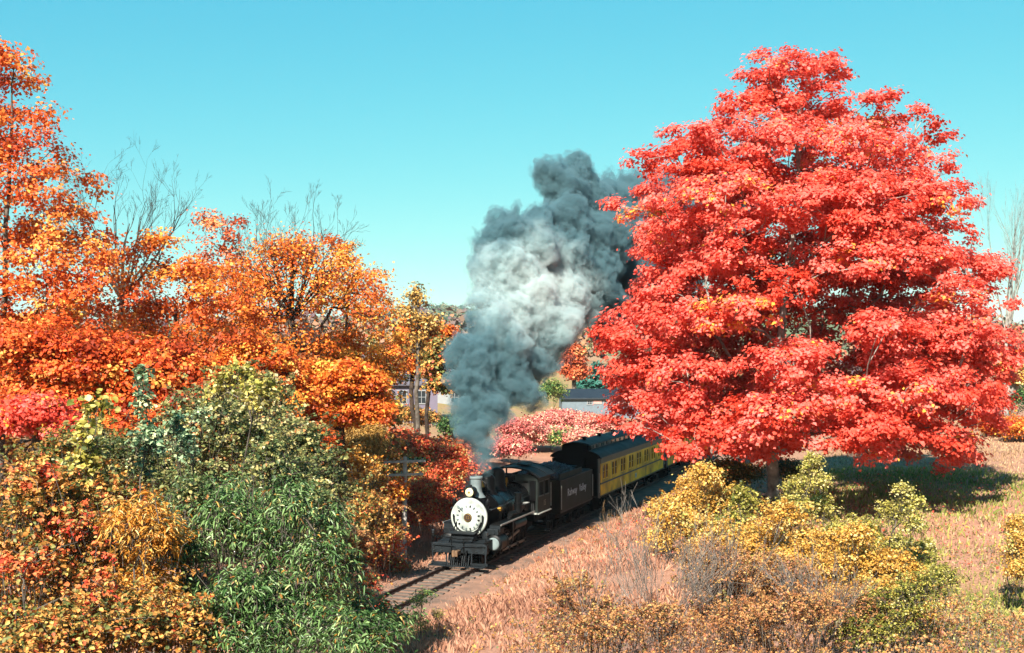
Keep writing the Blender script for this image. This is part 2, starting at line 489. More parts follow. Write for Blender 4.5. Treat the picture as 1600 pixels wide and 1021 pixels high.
P('door_hinge', silver_d, lambda m: (m.box((SX + .14, -.42, BZ + .43), (.05, .34, .09), Matrix.Rotation(R(40), 3, 'X').inverted(), .01), m.box((SX + .14, -.33, BZ + .34), (.05, .22, .07), Matrix.Rotation(R(40), 3, 'X').inverted(), .01)), sf)
npl = P('number_plate', paint('plate_dark_red', lin('#33201a'), .5, var=.3, scale=6), lambda m: (m.lathe([(0, .235), (.15, .235), (.155, .225), (.18, .225), (.2, .21), (.205, .15), (0, .15)], (SX, 0, BZ), 'X', 32)), smooth=30)
P('plate_rim', brass, lambda m: m.lathe([(.158, .226), (.168, .24), (.18, .238), (.184, .226), (.158, .226)], (SX, 0, BZ), 'X', 32), npl)
MF = Matrix(((0, 0, 1, 0), (1, 0, 0, 0), (0, 1, 0, 0), (0, 0, 0, 1)))     # text facing forward, reading left to right from in front
text_mesh('numeral', '15', .2, brass, npl, Matrix.Translation((SX + .238, 0, BZ + .005)) @ MF)
# headlight
hx_, hz_ = SX - .05, BZ + BR + .27
hl = P('headlight', black, lambda m: (m.lathe([(0, -.5), (.19, -.5), (.24, -.42), (.25, -.1), (.255, .06), (.235, .07), (.205, .05), (.12, -.02), (0, -.05)], (hx_, 0, hz_), 'X', 28), m.box((hx_ - .2, 0, hz_ - .28), (.4, .3, .07)), m.box((hx_ - .2, 0, hz_ - .36), (.1, .2, .2)),
     m.cone((hx_ - .2, 0, hz_ + .24), (hx_ - .2, 0, hz_ + .33), .06, .04, 10)), smooth=35)
P('lens', lens_m, lambda m: m.lathe([(.2, .045), (.15, .065), (.08, .08), (0, .085)], (hx_, 0, hz_), 'X', 24), hl, 60)
P('lamp_socket', brass, lambda m: m.cyl((hx_ + .06, 0, hz_), (hx_ + .1, 0, hz_), .05, 12), hl)
# stack
stx = -2.3
P('smokestack', silver_d, lambda m: m.lathe([(.46, -.06), (.36, .06), (.29, .2), (.265, .4), (.275, .8), (.31, .83), (.32, .9), (.30, .93), (.24, .93), (.235, .3), (0, .3)], (stx, 0, BZ + BR), 'Z', 28), smooth=32)
# on top of the boiler
bell = P('bell', brass, lambda m: m.lathe([(0, .24), (.06, .235), (.10, .18), (.12, .08), (.155, .0), (.165, -.03), (.14, -.03), (.1, .06), (0, .1)], (-3.05, 0, BZ + BR + .38), 'Z', 20), smooth=40)
P('bell_yoke', black, lambda m: (m.tube([(-3.05, -.24, BZ + BR), (-3.05, -.24, BZ + BR + .5), (-3.05, 0, BZ + BR + .68), (-3.05, .24, BZ + BR + .5), (-3.05, .24, BZ + BR)], .035, 8), m.box((-3.05, 0, BZ + BR + .0), (.25, .6, .1))), bell)
P('sand_dome', black, lambda m: m.lathe([(.52, -.1), (.43, .06), (.38, .18), (.38, .68), (.36, .74), (.26, .86), (.12, .93), (.1, 1.0), (.05, 1.02), (0, 1.02)], (-3.9, 0, BZ + BR), 'Z', 28), smooth=35)
P('steam_dome', black, lambda m: m.lathe([(.56, -.1), (.46, .08), (.4, .2), (.4, .74), (.36, .88), (.25, 1.0), (.1, 1.06), (0, 1.07)], (-5.35, 0, BZ + BR + .03), 'Z', 28), smooth=35)
for yy in (-.12, .12):
    P('safety_valve', black, lambda m: m.lathe([(.07, 0), (.07, .22), (.1, .25), (.1, .42), (.05, .46), (0, .46)], (-6.25, yy, BZ + BR + .15), 'Z', 12))
P('whistle', brass, lambda m: m.lathe([(.03, 0), (.03, .2), (.06, .22), (.06, .45), (.02, .48), (0, .48)], (-5.9, .3, BZ + BR + .06), 'Z', 12))
P('dynamo', black, lambda m: (m.cyl((-6.55, -.28, BZ + BR + .5), (-6.55, .42, BZ + BR + .5), .2, 18), m.cyl((-6.55, .42, BZ + BR + .5), (-6.55, .5, BZ + BR + .5), .14, 14), m.box((-6.55, 0, BZ + BR + .22), (.3, .4, .3)), m.cyl((-6.5, .1, BZ + BR + .6), (-6.5, .1, BZ + BR + .95), .045, 8)), smooth=40)
for yy, xa in ((.5, -3.9), (-.5, -3.9)):
    P('sand_pipe', black, lambda m: m.tube([(xa, yy * .7, BZ + BR + .1), (xa + .1, yy * 1.5, BZ + .5), (xa + .2, yy * 1.85, BZ - .1), (xa + .3, yy * 1.9, BZ - .8)], .03, 6))
for sg in (1, -1):
    pts = [(SX - .2, sg * (BR + .12), BZ + .35), (SX - 1.7, sg * (BR + .14), BZ + .38), (SX - 4.0, sg * (BR + .16), BZ + .40), (SX - 5.9, sg * (BR + .2), BZ + .42)]
    P('handrail', steel, lambda m: (m.tube(pts, .022, 6), [m.cyl((x_, sg * (BR - .02), BZ + .36), (x_, sg * (BR + .15), BZ + .37), .02, 6) for x_ in (-1.7, -3., -4.4, -5.8)]))
    rb = P('running_board', black, lambda m: m.box((-4.35, sg * 1.2, 1.78), (5.3, .5, .05)))
    P('white_edge', white_edge, lambda m: m.box((-4.35, sg * 1.462, 1.782), (5.3, .022, .075)), rb)
    P('board_end_box', grimy, lambda m: m.box((-1.75, sg * 1.15, 1.62), (.1, .55, .3), bevel=.01), rb)
P('air_reservoir', black, lambda m: (m.lathe([(0, 0), (.18, .02), (.24, .1), (.24, 1.9), (.18, 1.98), (0, 2.0)], (-5.9, 1.2, 1.45), 'X', 20)), smooth=35)
P('power_reverse', black, lambda m: (m.cyl((-4.6, 1.16, 2.0), (-3.9, 1.16, 2.0), .13, 14), m.box((-4.2, 1.16, 1.86), (.8, .2, .1))), smooth=40)
P('air_pump', black, lambda m: (m.cyl((-5.0, 1.22, 1.95), (-5.0, 1.22, 2.4), .2, 18), m.cyl((-5.0, 1.22, 2.45), (-5.0, 1.22, 2.9), .17, 18), m.cyl((-5.0, 1.22, 2.4), (-5.0, 1.22, 2.46), .24, 18), m.cyl((-5.0, 1.22, 2.9), (-5.0, 1.22, 2.96), .2, 18)), smooth=40)
P('valve_step', white_edge, lambda m: m.box((-6.15, 1.15, 2.28), (.9, .34, .04)))
P('feed_pipe', black, lambda m: m.tube([(-6.9, .98, 2.75), (-4.2, 1.02, 2.65), (-3.1, .98, 2.55), (-3.0, .9, 2.4)], .04, 8))
P('check_valve', brass, lambda m: (m.cyl((-3.0, .86, 2.4), (-3.0, 1.06, 2.4), .08, 12), m.cyl((-3.0, .98, 2.28), (-3.0, .98, 2.52), .06, 10)))
# frame, saddle, cylinders
P('frame', soot, lambda m: (m.box((-4.9, .55, .98), (8.6, .12, .5)), m.box((-4.9, -.55, .98), (8.6, .12, .5)), m.box((-1.9, 0, 1.05), (1.2, 1.1, .6))))
P('cylinder_saddle', grimy, lambda m: m.extrude([(-1.0, .9), (1.0, .9), (.78, 1.5), (.5, 1.75), (-.5, 1.75), (-.78, 1.5)], -1.45, -2.75))
for sg in (1, -1):
    cyl_ = P('steam_cylinder', black, lambda m: (m.lathe([(0, .06), (.1, .06), (.3, .03), (.38, 0), (.42, -.03), (.42, -.1), (.39, -.12), (.39, -.95), (.42, -.97), (.42, -1.05), (0, -1.08)], (-1.5, sg * 1.16, .92), 'X', 28),), smooth=35)
    P('valve_chest', grimy, lambda m: (m.box((-2.0, sg * 1.1, 1.46), (.9, .56, .3), bevel=.03), m.cyl((-1.5, sg * 1.1, 1.46), (-1.56, sg * 1.1, 1.46), .13, 14)), cyl_)
    P('cylinder_cover', silver_d if sg > 0 else grimy, lambda m: (m.lathe([(.3, .035), (.26, .075), (.1, .09), (0, .09)], (-1.5, sg * 1.16, .92), 'X', 24)), cyl_, 35)
    P('cylinder_cock_pipe', black, lambda m: m.tube([(-1.7, sg * 1.2, .52), (-1.5, sg * 1.2, .4), (-1.2, sg * 1.2, .36)], .025, 6), cyl_)
# wheels and rods
DR, xs = .6, (-3.15, -4.42, -5.69, -6.96)
for sg in (1, -1):
    for x_ in xs:
        P('drive_wheel', wheel_m, lambda m: (disc_wheel(m, x_, sg * .76, DR, DR, sg, 12), m.cyl((x_, sg * .8, DR - .28), (x_, sg * 1.02, DR - .28), .07, 10)))
    P('side_rod', steel, lambda m: (m.box((-5.05, sg * .93, DR - .28), (3.95, .05, .12), bevel=.01), [m.cyl((x_, sg * .9, DR - .28), (x_, sg * .97, DR - .28), .12, 14) for x_ in xs]))
    P('main_rod', steel, lambda m: m.box((-4.0, sg * 1.04, .76), (3.4, .06, .12), Matrix.Rotation(R(-7.4), 3, 'Y').inverted(), .01))
    P('crosshead_guide', steel, lambda m: (m.box((-3.05, sg * 1.16, 1.12), (1.1, .1, .05)), m.box((-3.05, sg * 1.16, .78), (1.1, .1, .05)), m.box((-2.9, sg * 1.16, .95), (.3, .14, .3))))
    P('pony_wheel', wheel_m, lambda m: disc_wheel(m, -1.15, sg * .76, .38, .38, sg, 0))
    P('motion_hanger', steel, lambda m: (m.cyl((-3.7, sg * 1.4, 1.75), (-3.62, sg * 1.4, .75), .035, 6)))
P('pony_axle', soot, lambda m: (m.cyl((-1.15, -.8, .38), (-1.15, .8, .38), .09, 10), m.box((-1.15, 0, .55), (.6, 1.2, .16))))
# pilot
P('pilot_beam', grimy, lambda m: (m.box((-.12, 0, .88), (.24, 2.74, .44), bevel=.02)))
for yy in (-1.22, -.86, .86, 1.22):
    for zz in (.98, .78): P('beam_bolt', steel, lambda m: m.cyl((0, yy, zz), (.04, yy, zz), .04, 6))
P('pilot_deck', grimy, lambda m: (m.box((-.85, 0, 1.12), (1.25, 2.3, .05)),))
P('front_step', grimy, lambda m: (m.box((-.72, 0, 1.32), (.5, 1.15, .36), bevel=.02), m.box((-.62, 0, 1.52), (.62, 1.3, .05))))
for sg in (1, -1):
    P('smokebox_brace', black, lambda m: m.cyl((-.2, sg * .55, 1.14), (SX - .05, sg * .62, 1.98), .03, 8))
    fb = P('footboard', grimy, lambda m: (m.box((.12, sg * .97, -.02 + .12), (.36, .84, .05)), m.box((-.05, sg * .97, .17), (.03, .84, .12))))
    for yy in (.62, 1.3):
        P('footboard_hanger', grimy, lambda m: (m.box((-.02, sg * yy, .4), (.03, .06, .62)), m.box((.1, sg * yy, .13), (.3, .05, .03))), fb)
for k in range(11):
    yy = -.5 + k * .1
    P('pilot_bar', grimy, lambda m: (m.box((.16 - abs(yy) * .18, yy, .32), (.03, .035, .5), Matrix.Rotation(R(-18), 3, 'Y')),))
P('pilot_foot', grimy, lambda m: m.box((.2, 0, .09), (.12, 1.1, .05)))
cp = P('coupler', rust, lambda m: (m.box((.2, 0, .72), (.5, .2, .2), bevel=.02), m.box((.5, -.07, .72), (.18, .12, .3), bevel=.03), m.box((.56, .08, .72), (.12, .16, .26), bevel=.04)))
P('lift_lever', grimy, lambda m: m.tube([(.06, -1.3, 1.02), (.08, -.2, 1.0), (.3, 0, .9), (.08, .2, 1.0), (.06, 1.3, 1.02)], .018, 6), cp)
P('front_grab_rail', black, lambda m: (m.tube([(.02, -1.33, 1.12), (.02, -1.33, 1.42), (.02, -.35, 1.36), (.02, -.02, 1.3), (.02, .4, 1.34), (.02, 1.33, 1.36), (.02, 1.33, 1.1)], .022, 6), m.cyl((.03, .25, 1.34), (.05, .25, .3), .025, 6), m.cyl((.03, -.35, 1.36), (.05, -.35, .4), .022, 6)))
P('air_hose', black, lambda m: m.tube([(.02, .42, .78), (.16, .42, .74), (.22, .42, .55), (.2, .42, .36)], .035, 7))
for sg in (1, -1):
    P('flag_bracket', steel, lambda m: (m.cyl((-.1, sg * 1.32, 1.1), (-.1, sg * 1.32, 1.5), .018, 6), m.lathe([(0, 0), (.07, .01), (.07, .16), (.03, .2), (0, .2)], (-.1, sg * 1.32, 1.5), 'Z', 10)))
    P('marker_lamp', black, lambda m: (m.lathe([(0, 0), (.1, 0), (.11, .05), (.11, .22), (.06, .28), (.03, .34), (0, .34)], (SX - .25, sg * .84, BZ + .52), 'Z', 14), m.cyl((SX - .14, sg * .84, BZ + .66), (SX - .1, sg * .84, BZ + .66), .065, 12), m.box((SX - .25, sg * .78, BZ + .46), (.1, .2, .1))))
# cab
CX0, CX1, CW = -7.55, -9.75, 1.42
cab = P('cab', cabg, lambda m: (
    m.box((CX0 - .03, 0, 3.42), (.06, 2 * CW, .34)),                                  # front sheet above the boiler
    m.box((CX0 - .03, -1.18, 2.45), (.06, .48, 1.6)),
    m.box((CX0 - .03, 1.37, 2.45), (.06, .1, 1.6)), m.box((CX0 - .03, .98, 2.0), (.06, .1, .7)), m.box((CX0 - .03, .98, 2.9), (.06, .08, .7)),
    m.box((CX0 - .03, 1.2, 3.22), (.06, .3, .08)),
    [(m.box(((CX0 + CX1) / 2, sg * CW, 2.02), (2.2, .05, .84)), m.box(((CX0 + CX1) / 2, sg * CW, 3.36), (2.2, .05, .28)),
      m.box((CX0 - .1, sg * CW, 2.83), (.2, .048, .9)), m.box((CX1 + .12, sg * CW, 2.83), (.24, .048, .9)), m.box((-8.68, sg * CW, 2.83), (.1, .045, .9))) for sg in (1, -1)]))
P('cab_interior', inner, lambda m: (m.box((CX0 - .9, 0, 2.5), (1.5, 2.4, 1.7)),), cab)
ap = 14
ro = [(CW + .16) * math.sin(t) for t in np.linspace(-1.0, 1.0, ap)]
roof_out = [(1.62 * math.sin(t) / math.sin(1.0), 3.46 + .5 * (math.cos(t) - math.cos(1.0)) / (1 - math.cos(1.0))) for t in np.linspace(-1.0, 1.0, ap)]
roof_in = [(y_ * .985, z_ - .05) for y_, z_ in roof_out][::-1]
P('cab_roof', roofb, lambda m: m.extrude(roof_out + roof_in, CX0 + .25, CX1 - .55), cab, 40)
P('roof_vent', roofb, lambda m: m.box((-8.7, .35, 4.02), (.9, .55, .07), Matrix.Rotation(R(-6), 3, 'X'), .015), cab)
for x_ in (CX0 + .15, -8.75, CX1 - .4):
    P('roof_rib', black, lambda m: m.extrude([(y_ * 1.003, z_ + .03) for y_, z_ in roof_out] + [(y_ * 1.003, z_ - .002) for y_, z_ in roof_out[::-1]], x_, x_ - .06), cab)
for x_, w_ in ((-8.16, .9), (-9.14, .76)):
    wf = P('cab_window', cgreen, lambda m: (m.box((x_, CW + .01, 3.2), (w_, .05, .05)), m.box((x_, CW + .01, 2.44), (w_, .07, .05)), m.box((x_ + w_ / 2 - .03, CW + .01, 2.82), (.05, .05, .8)), m.box((x_ - w_ / 2 + .03, CW + .01, 2.82), (.05, .05, .8))), cab)
P('front_door', soot, lambda m: (m.box((CX0 + .012, 1.17, 2.75), (.03, .34, 1.05)), ), cab)
P('cab_floor_edge', white_edge, lambda m: (m.box(((CX0 + CX1) / 2, CW + .06, 1.57), (2.3, .1, .05)), m.box((CX0 + .1, 1.15, 1.6), (.3, .62, .05))), cab)
P('cab_underframe', soot, lambda m: m.box(((CX0 + CX1) / 2, 0, 1.35), (2.1, 2.5, .36)), cab)
P('cab_step', grimy, lambda m: (m.box((CX1 + .25, CW - .05, .95), (.4, .3, .04)), m.box((CX1 + .25, CW - .05, .5), (.4, .3, .04)), m.box((CX1 + .43, CW - .05, .95), (.03, .05, 1.0)), m.box((CX1 + .07, CW - .05, .95), (.03, .05, 1.0))), cab)
text_mesh('cab_numeral', '15', .42, paint('dull_numeral', lin('#8d8a72'), .7), cab, Matrix.Translation((-8.75, CW + .03, 2.02)) @ Matrix(((-1, 0, 0, 0), (0, 0, 1, 0), (0, 1, 0, 0), (0, 0, 0, 1))))
P('cab_handrail', white_edge, lambda m: (m.cyl((CX1 + .02, CW + .08, 1.75), (CX1 + .02, CW + .08, 3.0), .02, 6)), cab)

# the driver leaning at the cab window is only a dark shape in the photograph and is left in shade

# ------------------------------------------------------------------ tender
ten = local_root('coal_tender', 0.0); ten.location.z = TZ
props(ten, 'dark olive coal tender lettered in pale paint behind the engine cab', 'tender')
T0, T1, TW = -11.55, -18.35, 1.47
TP = lambda n, m, f, p=ten, s=None: P(n, m, f, p, s)
TP('tank', tendg, lambda m: (m.box(((T0 + T1) / 2, 0, 1.98), (T0 - T1, 2 * TW, 1.85), bevel=.05)))
TP('coal_boards', tendg, lambda m: (m.box(((T0 + T1) / 2 + .9, TW - .12, 3.04), (4.6, .05, .32)), m.box(((T0 + T1) / 2 + .9, -TW + .12, 3.04), (4.6, .05, .32)), m.box((T1 + 1.8, 0, 3.04), (.05, 2.6, .32))))
TP('tank_rim', black, lambda m: (m.box(((T0 + T1) / 2, TW + .008, 2.86), (T0 - T1, .03, .06)), m.box(((T0 + T1) / 2, TW + .008, 1.12), (T0 - T1, .03, .06)), m.box((T0 - .04, TW + .008, 1.99), (.06, .03, 1.7)), m.box((T1 + .04, TW + .008, 1.99), (.06, .03, 1.7))))
TP('tender_frame', soot, lambda m: (m.box(((T0 + T1) / 2, 0, .92), (T0 - T1 + .5, 2.5, .22)), m.box((T0 + .5, 0, 1.15), (1.1, 1.2, .12)), m.box((T1 - .5, 0, .85), (1.1, .2, .2))))
TP('water_hatch', roofb, lambda m: (m.box((T1 + .9, .2, 3.0), (.8, .9, .2), bevel=.03), m.box((T1 + .9, .2, 3.12), (.86, .96, .04), bevel=.01)))
TP('tank_top_plate', roofb, lambda m: m.box((T1 + .85, 0, 2.92), (1.6, 2.7, .03)))
TP('tank_top_plate', roofb, lambda m: m.box((T0 - .35, 0, 2.92), (.6, 2.7, .03)))
for xx in (T0 - .08, T1 + .1): TP('tender_handrail', white_edge, lambda m: m.cyl((xx, TW + .06, 1.3), (xx, TW + .06, 2.6), .02, 6))
# coal: heaped lumps
cv, cs, ci, base_i = [], [], [], 0
for k in range(700):
    u, v = rng.uniform(-1, 1), rng.uniform(-1, 1)
    x_ = (T0 + T1) / 2 + .95 + u * 2.2; y_ = v * 1.25
    z_ = 2.92 + .55 * (1 - v * v) * (1 - .5 * u * u) + rng.uniform(-.05, .08)
    r_ = rng.uniform(.06, .17)
    d_ = rng.normal(size=(6, 3)); 
    V_ = np.array([(1, 0, 0), (-1, 0, 0), (0, 1, 0), (0, -1, 0), (0, 0, 1), (0, 0, -1)], float) * r_ * rng.uniform(.7, 1.2, (6, 1)) + d_ * r_ * .2 + (x_, y_, z_)
    cv.append(V_)
    for f in ((0, 2, 4), (2, 1, 4), (1, 3, 4), (3, 0, 4), (2, 0, 5), (1, 2, 5), (3, 1, 5), (0, 3, 5)):
        cs.append(3); ci += [base_i + q for q in f]
    base_i += 6
props(link('coal', fast_mesh('coal', np.concatenate(cv), cs, ci, coal_m), ten), kind='stuff')
MS = Matrix(((-1, 0, 0, 0), (0, 0, 1, 0), (0, 1, 0, 0), (0, 0, 0, 1)))   # text on the side we see, reading towards the coach
for word, dx in (('Rahway', 1.05), ('Valley', -1.15)): text_mesh('lettering', word, .6, letter, ten, Matrix.Translation(((T0 + T1) / 2 - .1 + dx, TW + .006, 2.05)) @ MS, .003, 1.06)

def bogie(parent, xc, wb=1.7, r=.42):
    bg_ = P('bogie', soot, lambda m: ([(m.box((xc, sg * .98, r + .12), (wb + .2, .1, .12)), m.box((xc, sg * .98, r - .1), (.7, .09, .1)), m.box((xc + wb / 2, sg * 1.0, r), (.28, .16, .3)), m.box((xc - wb / 2, sg * 1.0, r), (.28, .16, .3)), m.box((xc, sg * .98, r + .02), (.45, .16, .2))) for sg in (1, -1)], m.box((xc, 0, r + .2), (.4, 2.0, .14))), parent)
    for dx in (-wb / 2, wb / 2):
        for sg in (1, -1):
            P('wheel', wheel_m, lambda m: disc_wheel(m, xc + dx, sg * .76, r, r, sg, 0), bg_)
        P('axle', soot, lambda m: m.cyl((xc + dx, -.8, r), (xc + dx, .8, r), .08, 10), bg_)
bogie(ten, T0 - 1.5); bogie(ten, T1 + 1.5)

# ------------------------------------------------------------------ coaches
def coach(x0, L_, label):
    c = local_root('passenger_coach', 0.0); c.location.z = TZ
    props(c, label, 'railway coach', 'yellow railway coaches behind the tender')
    CP = lambda n, m, f, p=c, s=None: P(n, m, f, p, s)
    x1 = x0 - L_; xm = (x0 + x1) / 2; W = 1.46
    for sg in (1, -1):
        CP('lower_panel', yellow, lambda m: m.box((xm, sg * W, 1.42), (L_ - 1.1, .05, .68)))
        CP('side_sill', olive, lambda m: m.box((xm, sg * (W + .012), 1.045), (L_ - 1.1, .06, .08)))
        CP('belt_rail', cgreen, lambda m: m.box((xm, sg * (W + .022), 1.80), (L_ - 1.1, .07, .09)))
        CP('window_band', yellow, lambda m: m.box((xm, sg * W, 1.94), (L_ - 1.1, .05, .18)))
        CP('window_head', yellow, lambda m: m.box((xm, sg * W, 2.98), (L_ - 1.1, .05, .10)))
        CP('letterboard', olive, lambda m: m.box((xm, sg * (W + .008), 3.2), (L_ - 1.1, .06, .34)))
        CP('cornice', cgreen, lambda m: m.box((xm, sg * (W + .05), 3.4), (L_ - .9, .16, .07)))
    CP('far_side_wall', yellow, lambda m: m.box((xm, -W, 2.48), (L_ - 1.1, .05, .9)))
    CP('interior_core', inner, lambda m: m.box((xm, 0, 2.3), (L_ - 1.4, 2.3, 2.2)))
    # windows in pairs on the side we see; piers between them
    win = None
    npair = int((L_ - 2.0) / 2.02); st = (L_ - 1.1) / npair
    pm = MB(); edges = []
    for k in range(npair):
        xc = x0 - .55 - st * (k + .5)
        for dx in (.38, -.38):
            if win is None:
                w_ = MB(); hw, hh = .27, .44
                for q in ((0, hh, 2 * hw, .05), (0, -hh, 2 * hw, .06), (0, .02, 2 * hw - .06, .03)): w_.box((q[0], 0, q[1]), (q[2], .06, q[3]))
                for q in (-hw + .02, hw - .02): w_.box((q, 0, 0), (.045, .062, 2 * hh - .04))
                wme = w_.mesh('window', yellow)
                p_ = MB(); p_.box((0, -.012, 0), (2 * hw - .05, .012, 2 * hh - .05)); pme = p_.mesh('pane', glass)
                win = 1
            wo_ = link('window', wme, c, (xc + dx, W + .003, 2.48))
            link('pane', pme, wo_)
        edges += [(xc + .38 - .27, xc - .38 + .27)]
    bounds = [x0 - .55] + [v for k in range(npair) for v in (x0 - .55 - st * (k + .5) + .65, x0 - .55 - st * (k + .5) - .65)] + [x1 + .55]
    for k in range(0, len(bounds), 2):
        a, b = bounds[k], bounds[k + 1]
        pm.box(((a + b) / 2, W, 2.48), (abs(a - b), .05, .898))
    for k in range(npair):
        a, b = edges[k]; pm.box(((a + b) / 2, W, 2.48), (abs(a - b), .05, .897))
    for k in range(npair + 1):
        pm.box((x0 - .55 - st * k - (.04 if k == 0 else -.04 if k == npair else 0), W + .03, 2.48), (.08, .02, .9))
    pm.build('window_post', yellow, c)
    # corner posts, ends, platforms
    for xe, sg_ in ((x0, 1), (x1, -1)):
        CP('end_wall', soot, lambda m: (m.box((xe - sg_ * .58, 0, 2.2), (.06, 2.84, 2.4)), m.box((xe - sg_ * .1, 0, 2.25), (.16, 1.1, 2.4)), m.box((xe - sg_ * .3, .52, 2.25), (.4, .05, 2.3)), m.box((xe - sg_ * .3, -.52, 2.25), (.4, .05, 2.3))))
        for sg in (1, -1):
            CP('vestibule_post', cgreen, lambda m: m.box((xe - sg_ * .3, sg * (W - .03), 2.15), (.52, .08, 2.42)))
            CP('vestibule_handrail', white_edge, lambda m: m.cyl((xe - sg_ * .12, sg * (W + .06), 1.3), (xe - sg_ * .12, sg * (W + .06), 2.5), .02, 6))
        for sg in (1, -1): CP('platform_step', soot, lambda m: (m.box((xe - sg_ * .3, sg * (W - .15), .72), (.55, .4, .04)), m.box((xe - sg_ * .3, sg * (W - .1), .4), (.55, .35, .04)), m.box((xe - sg_ * .02, sg * (W - .15), .65), (.03, .4, .7)), m.box((xe - sg_ * .58, sg * (W - .15), .65), (.03, .4, .7))))
        CP('marker_light', silver_d, lambda m: (m.cyl((xe + sg_ * .0, -.95, 2.95), (xe + sg_ * .1, -.95, 2.95), .1, 12),))
    CP('underframe', soot, lambda m: (m.box((xm, 0, .92), (L_ - .3, 2.5, .17)), m.box((xm - 1.5, .95, .62), (1.6, .5, .45)), m.box((xm + 2.2, .95, .66), (1.1, .45, .36)), m.tube([(x0 - 2.4, 1.15, .85), (x0 - 5, 1.15, .48), (x1 + 5, 1.15, .48), (x1 + 2.4, 1.15, .85)], .03, 6)))
    # roof: lower deck shoulders and raised clerestory
    half = [(1.62, 3.43), (1.55, 3.55), (1.38, 3.68), (1.12, 3.79), (.86, 3.85)]
    deck = half + [(-a, b) for a, b in half[::-1]]
    CP('roof', roofb, lambda m: m.extrude(deck, x0 - .05, x1 + .05), c, 30)
    top = [(.86, 4.15), (.8, 4.22), (.55, 4.3), (.25, 4.345), (0, 4.355)]
    CP('clerestory_side', cgreen, lambda m: m.box((xm, 0, 3.97), (L_ - 1.3, 1.5, .36)))
    CP('clerestory_roof', roofb, lambda m: m.extrude(top + [(-a, b) for a, b in top[-2::-1]], x0 - .3, x1 + .3), c, 30)
    for xe, sg_ in ((x0, 1), (x1, -1)):
        CP('roof_end', soot, lambda m: m.extrude([(1.5, 3.40), (1.36, 3.62), (1.1, 3.76), (.84, 3.84), (.82, 4.15), (.5, 4.28), (0, 4.33), (-.5, 4.28), (-.82, 4.15), (-.84, 3.84), (-1.1, 3.76), (-1.36, 3.62), (-1.5, 3.40)], xe - sg_ * .02, xe - sg_ * .7))
    cw = None
    for k in range(int(L_ / 1.3) - 1):
        if cw is None:
            q = MB(); q.box((0, 0, 0), (.7, .03, .2)); cw = q.mesh('clerestory_window', glass)
        link('clerestory_window', cw, c, (x0 - 1.3 - k * 1.3, .762, 3.99))
    for k in range(5):
        CP('roof_ventilator', roofb, lambda m: (m.cyl((x0 - 2.2 - k * L_ / 5.4, .0, 4.33), (x0 - 2.2 - k * L_ / 5.4, .0, 4.5), .13, 12), m.cyl((x0 - 2.2 - k * L_ / 5.4, .0, 4.5), (x0 - 2.2 - k * L_ / 5.4, .0, 4.55), .2, 12)))
    bogie(c, x0 - 2.4, 2.1, .45); bogie(c, x1 + 2.4, 2.1, .45)
    em = CP('emblem', letter, lambda m: m.extrude([(-.2, 1.52), (-.17, 1.3), (0, 1.2), (.17, 1.3), (.2, 1.52), (0, 1.58)], W + .03, W + .034, 'XZ'))
    em.location.x = x0 - 10.2
    CP('emblem_field', paint('emblem_blue', lin('#5f86a0'), .5), lambda m: m.extrude([(-.13, 1.49), (-.11, 1.33), (0, 1.27), (.11, 1.33), (.13, 1.49), (0, 1.53)], W + .034, W + .037, 'XZ'), em)
    return c
coach(-19.75, 20.0, 'yellow clerestory coach coupled directly behind the dark tender')
coach(-40.4, 20.0, 'second yellow coach mostly hidden behind the red maple boughs')
# ------------------------------------------------------------------ smoke: billows as closed lumpy bodies filled with a scattering volume
PUFFS = [  # (px, py, radius px, metres along the track)
    (745, 738, 9, 2.3), (748, 722, 17, 2.6), (752, 700, 27, 3.0), (748, 672, 36, 3.4), (730, 640, 30, 3.6), (765, 640, 42, 4.2), (744, 605, 46, 4.4), (722, 595, 22, 4.2),
    (790, 600, 46, 5.6), (745, 560, 46, 5.0), (728, 545, 30, 4.8), (785, 545, 50, 6.2), (768, 510, 36, 6.0), (826, 580, 38, 7.2), (835, 620, 20, 7.4), (716, 640, 14, 3.6), (702, 642, 8, 3.4),
    (800, 495, 54, 7.6), (850, 505, 58, 9.2), (860, 545, 36, 9.4), (775, 462, 38, 7.2), (815, 445, 52, 8.6), (868, 460, 50, 10.6), (900, 480, 32, 11.6),
    (780, 408, 42, 8.0), (765, 420, 28, 7.6), (822, 385, 54, 9.4), (870, 405, 50, 11.2), (800, 360, 36, 9.2), (770, 375, 28, 8.2),
    (915, 430, 52, 13.4), (925, 380, 54, 14.4), (880, 350, 44, 12.4), (935, 470, 44, 14.6), (950, 500, 34, 15.2), (850, 345, 28, 11.0),
    (885, 310, 38, 13.6), (868, 278, 30, 13.6), (900, 268, 24, 14.6), (885, 258, 14, 14.4), (855, 268, 16, 13.2), (920, 320, 44, 15.6), (960, 360, 54, 17.6), (965, 420, 56, 18.2), (950, 310, 36, 17.4), (985, 300, 34, 19.4),
    (1005, 350, 56, 20.6), (1010, 430, 60, 21.6), (1060, 380, 70, 25.0), (1030, 310, 40, 22.5), (1120, 340, 80, 30.0),
]
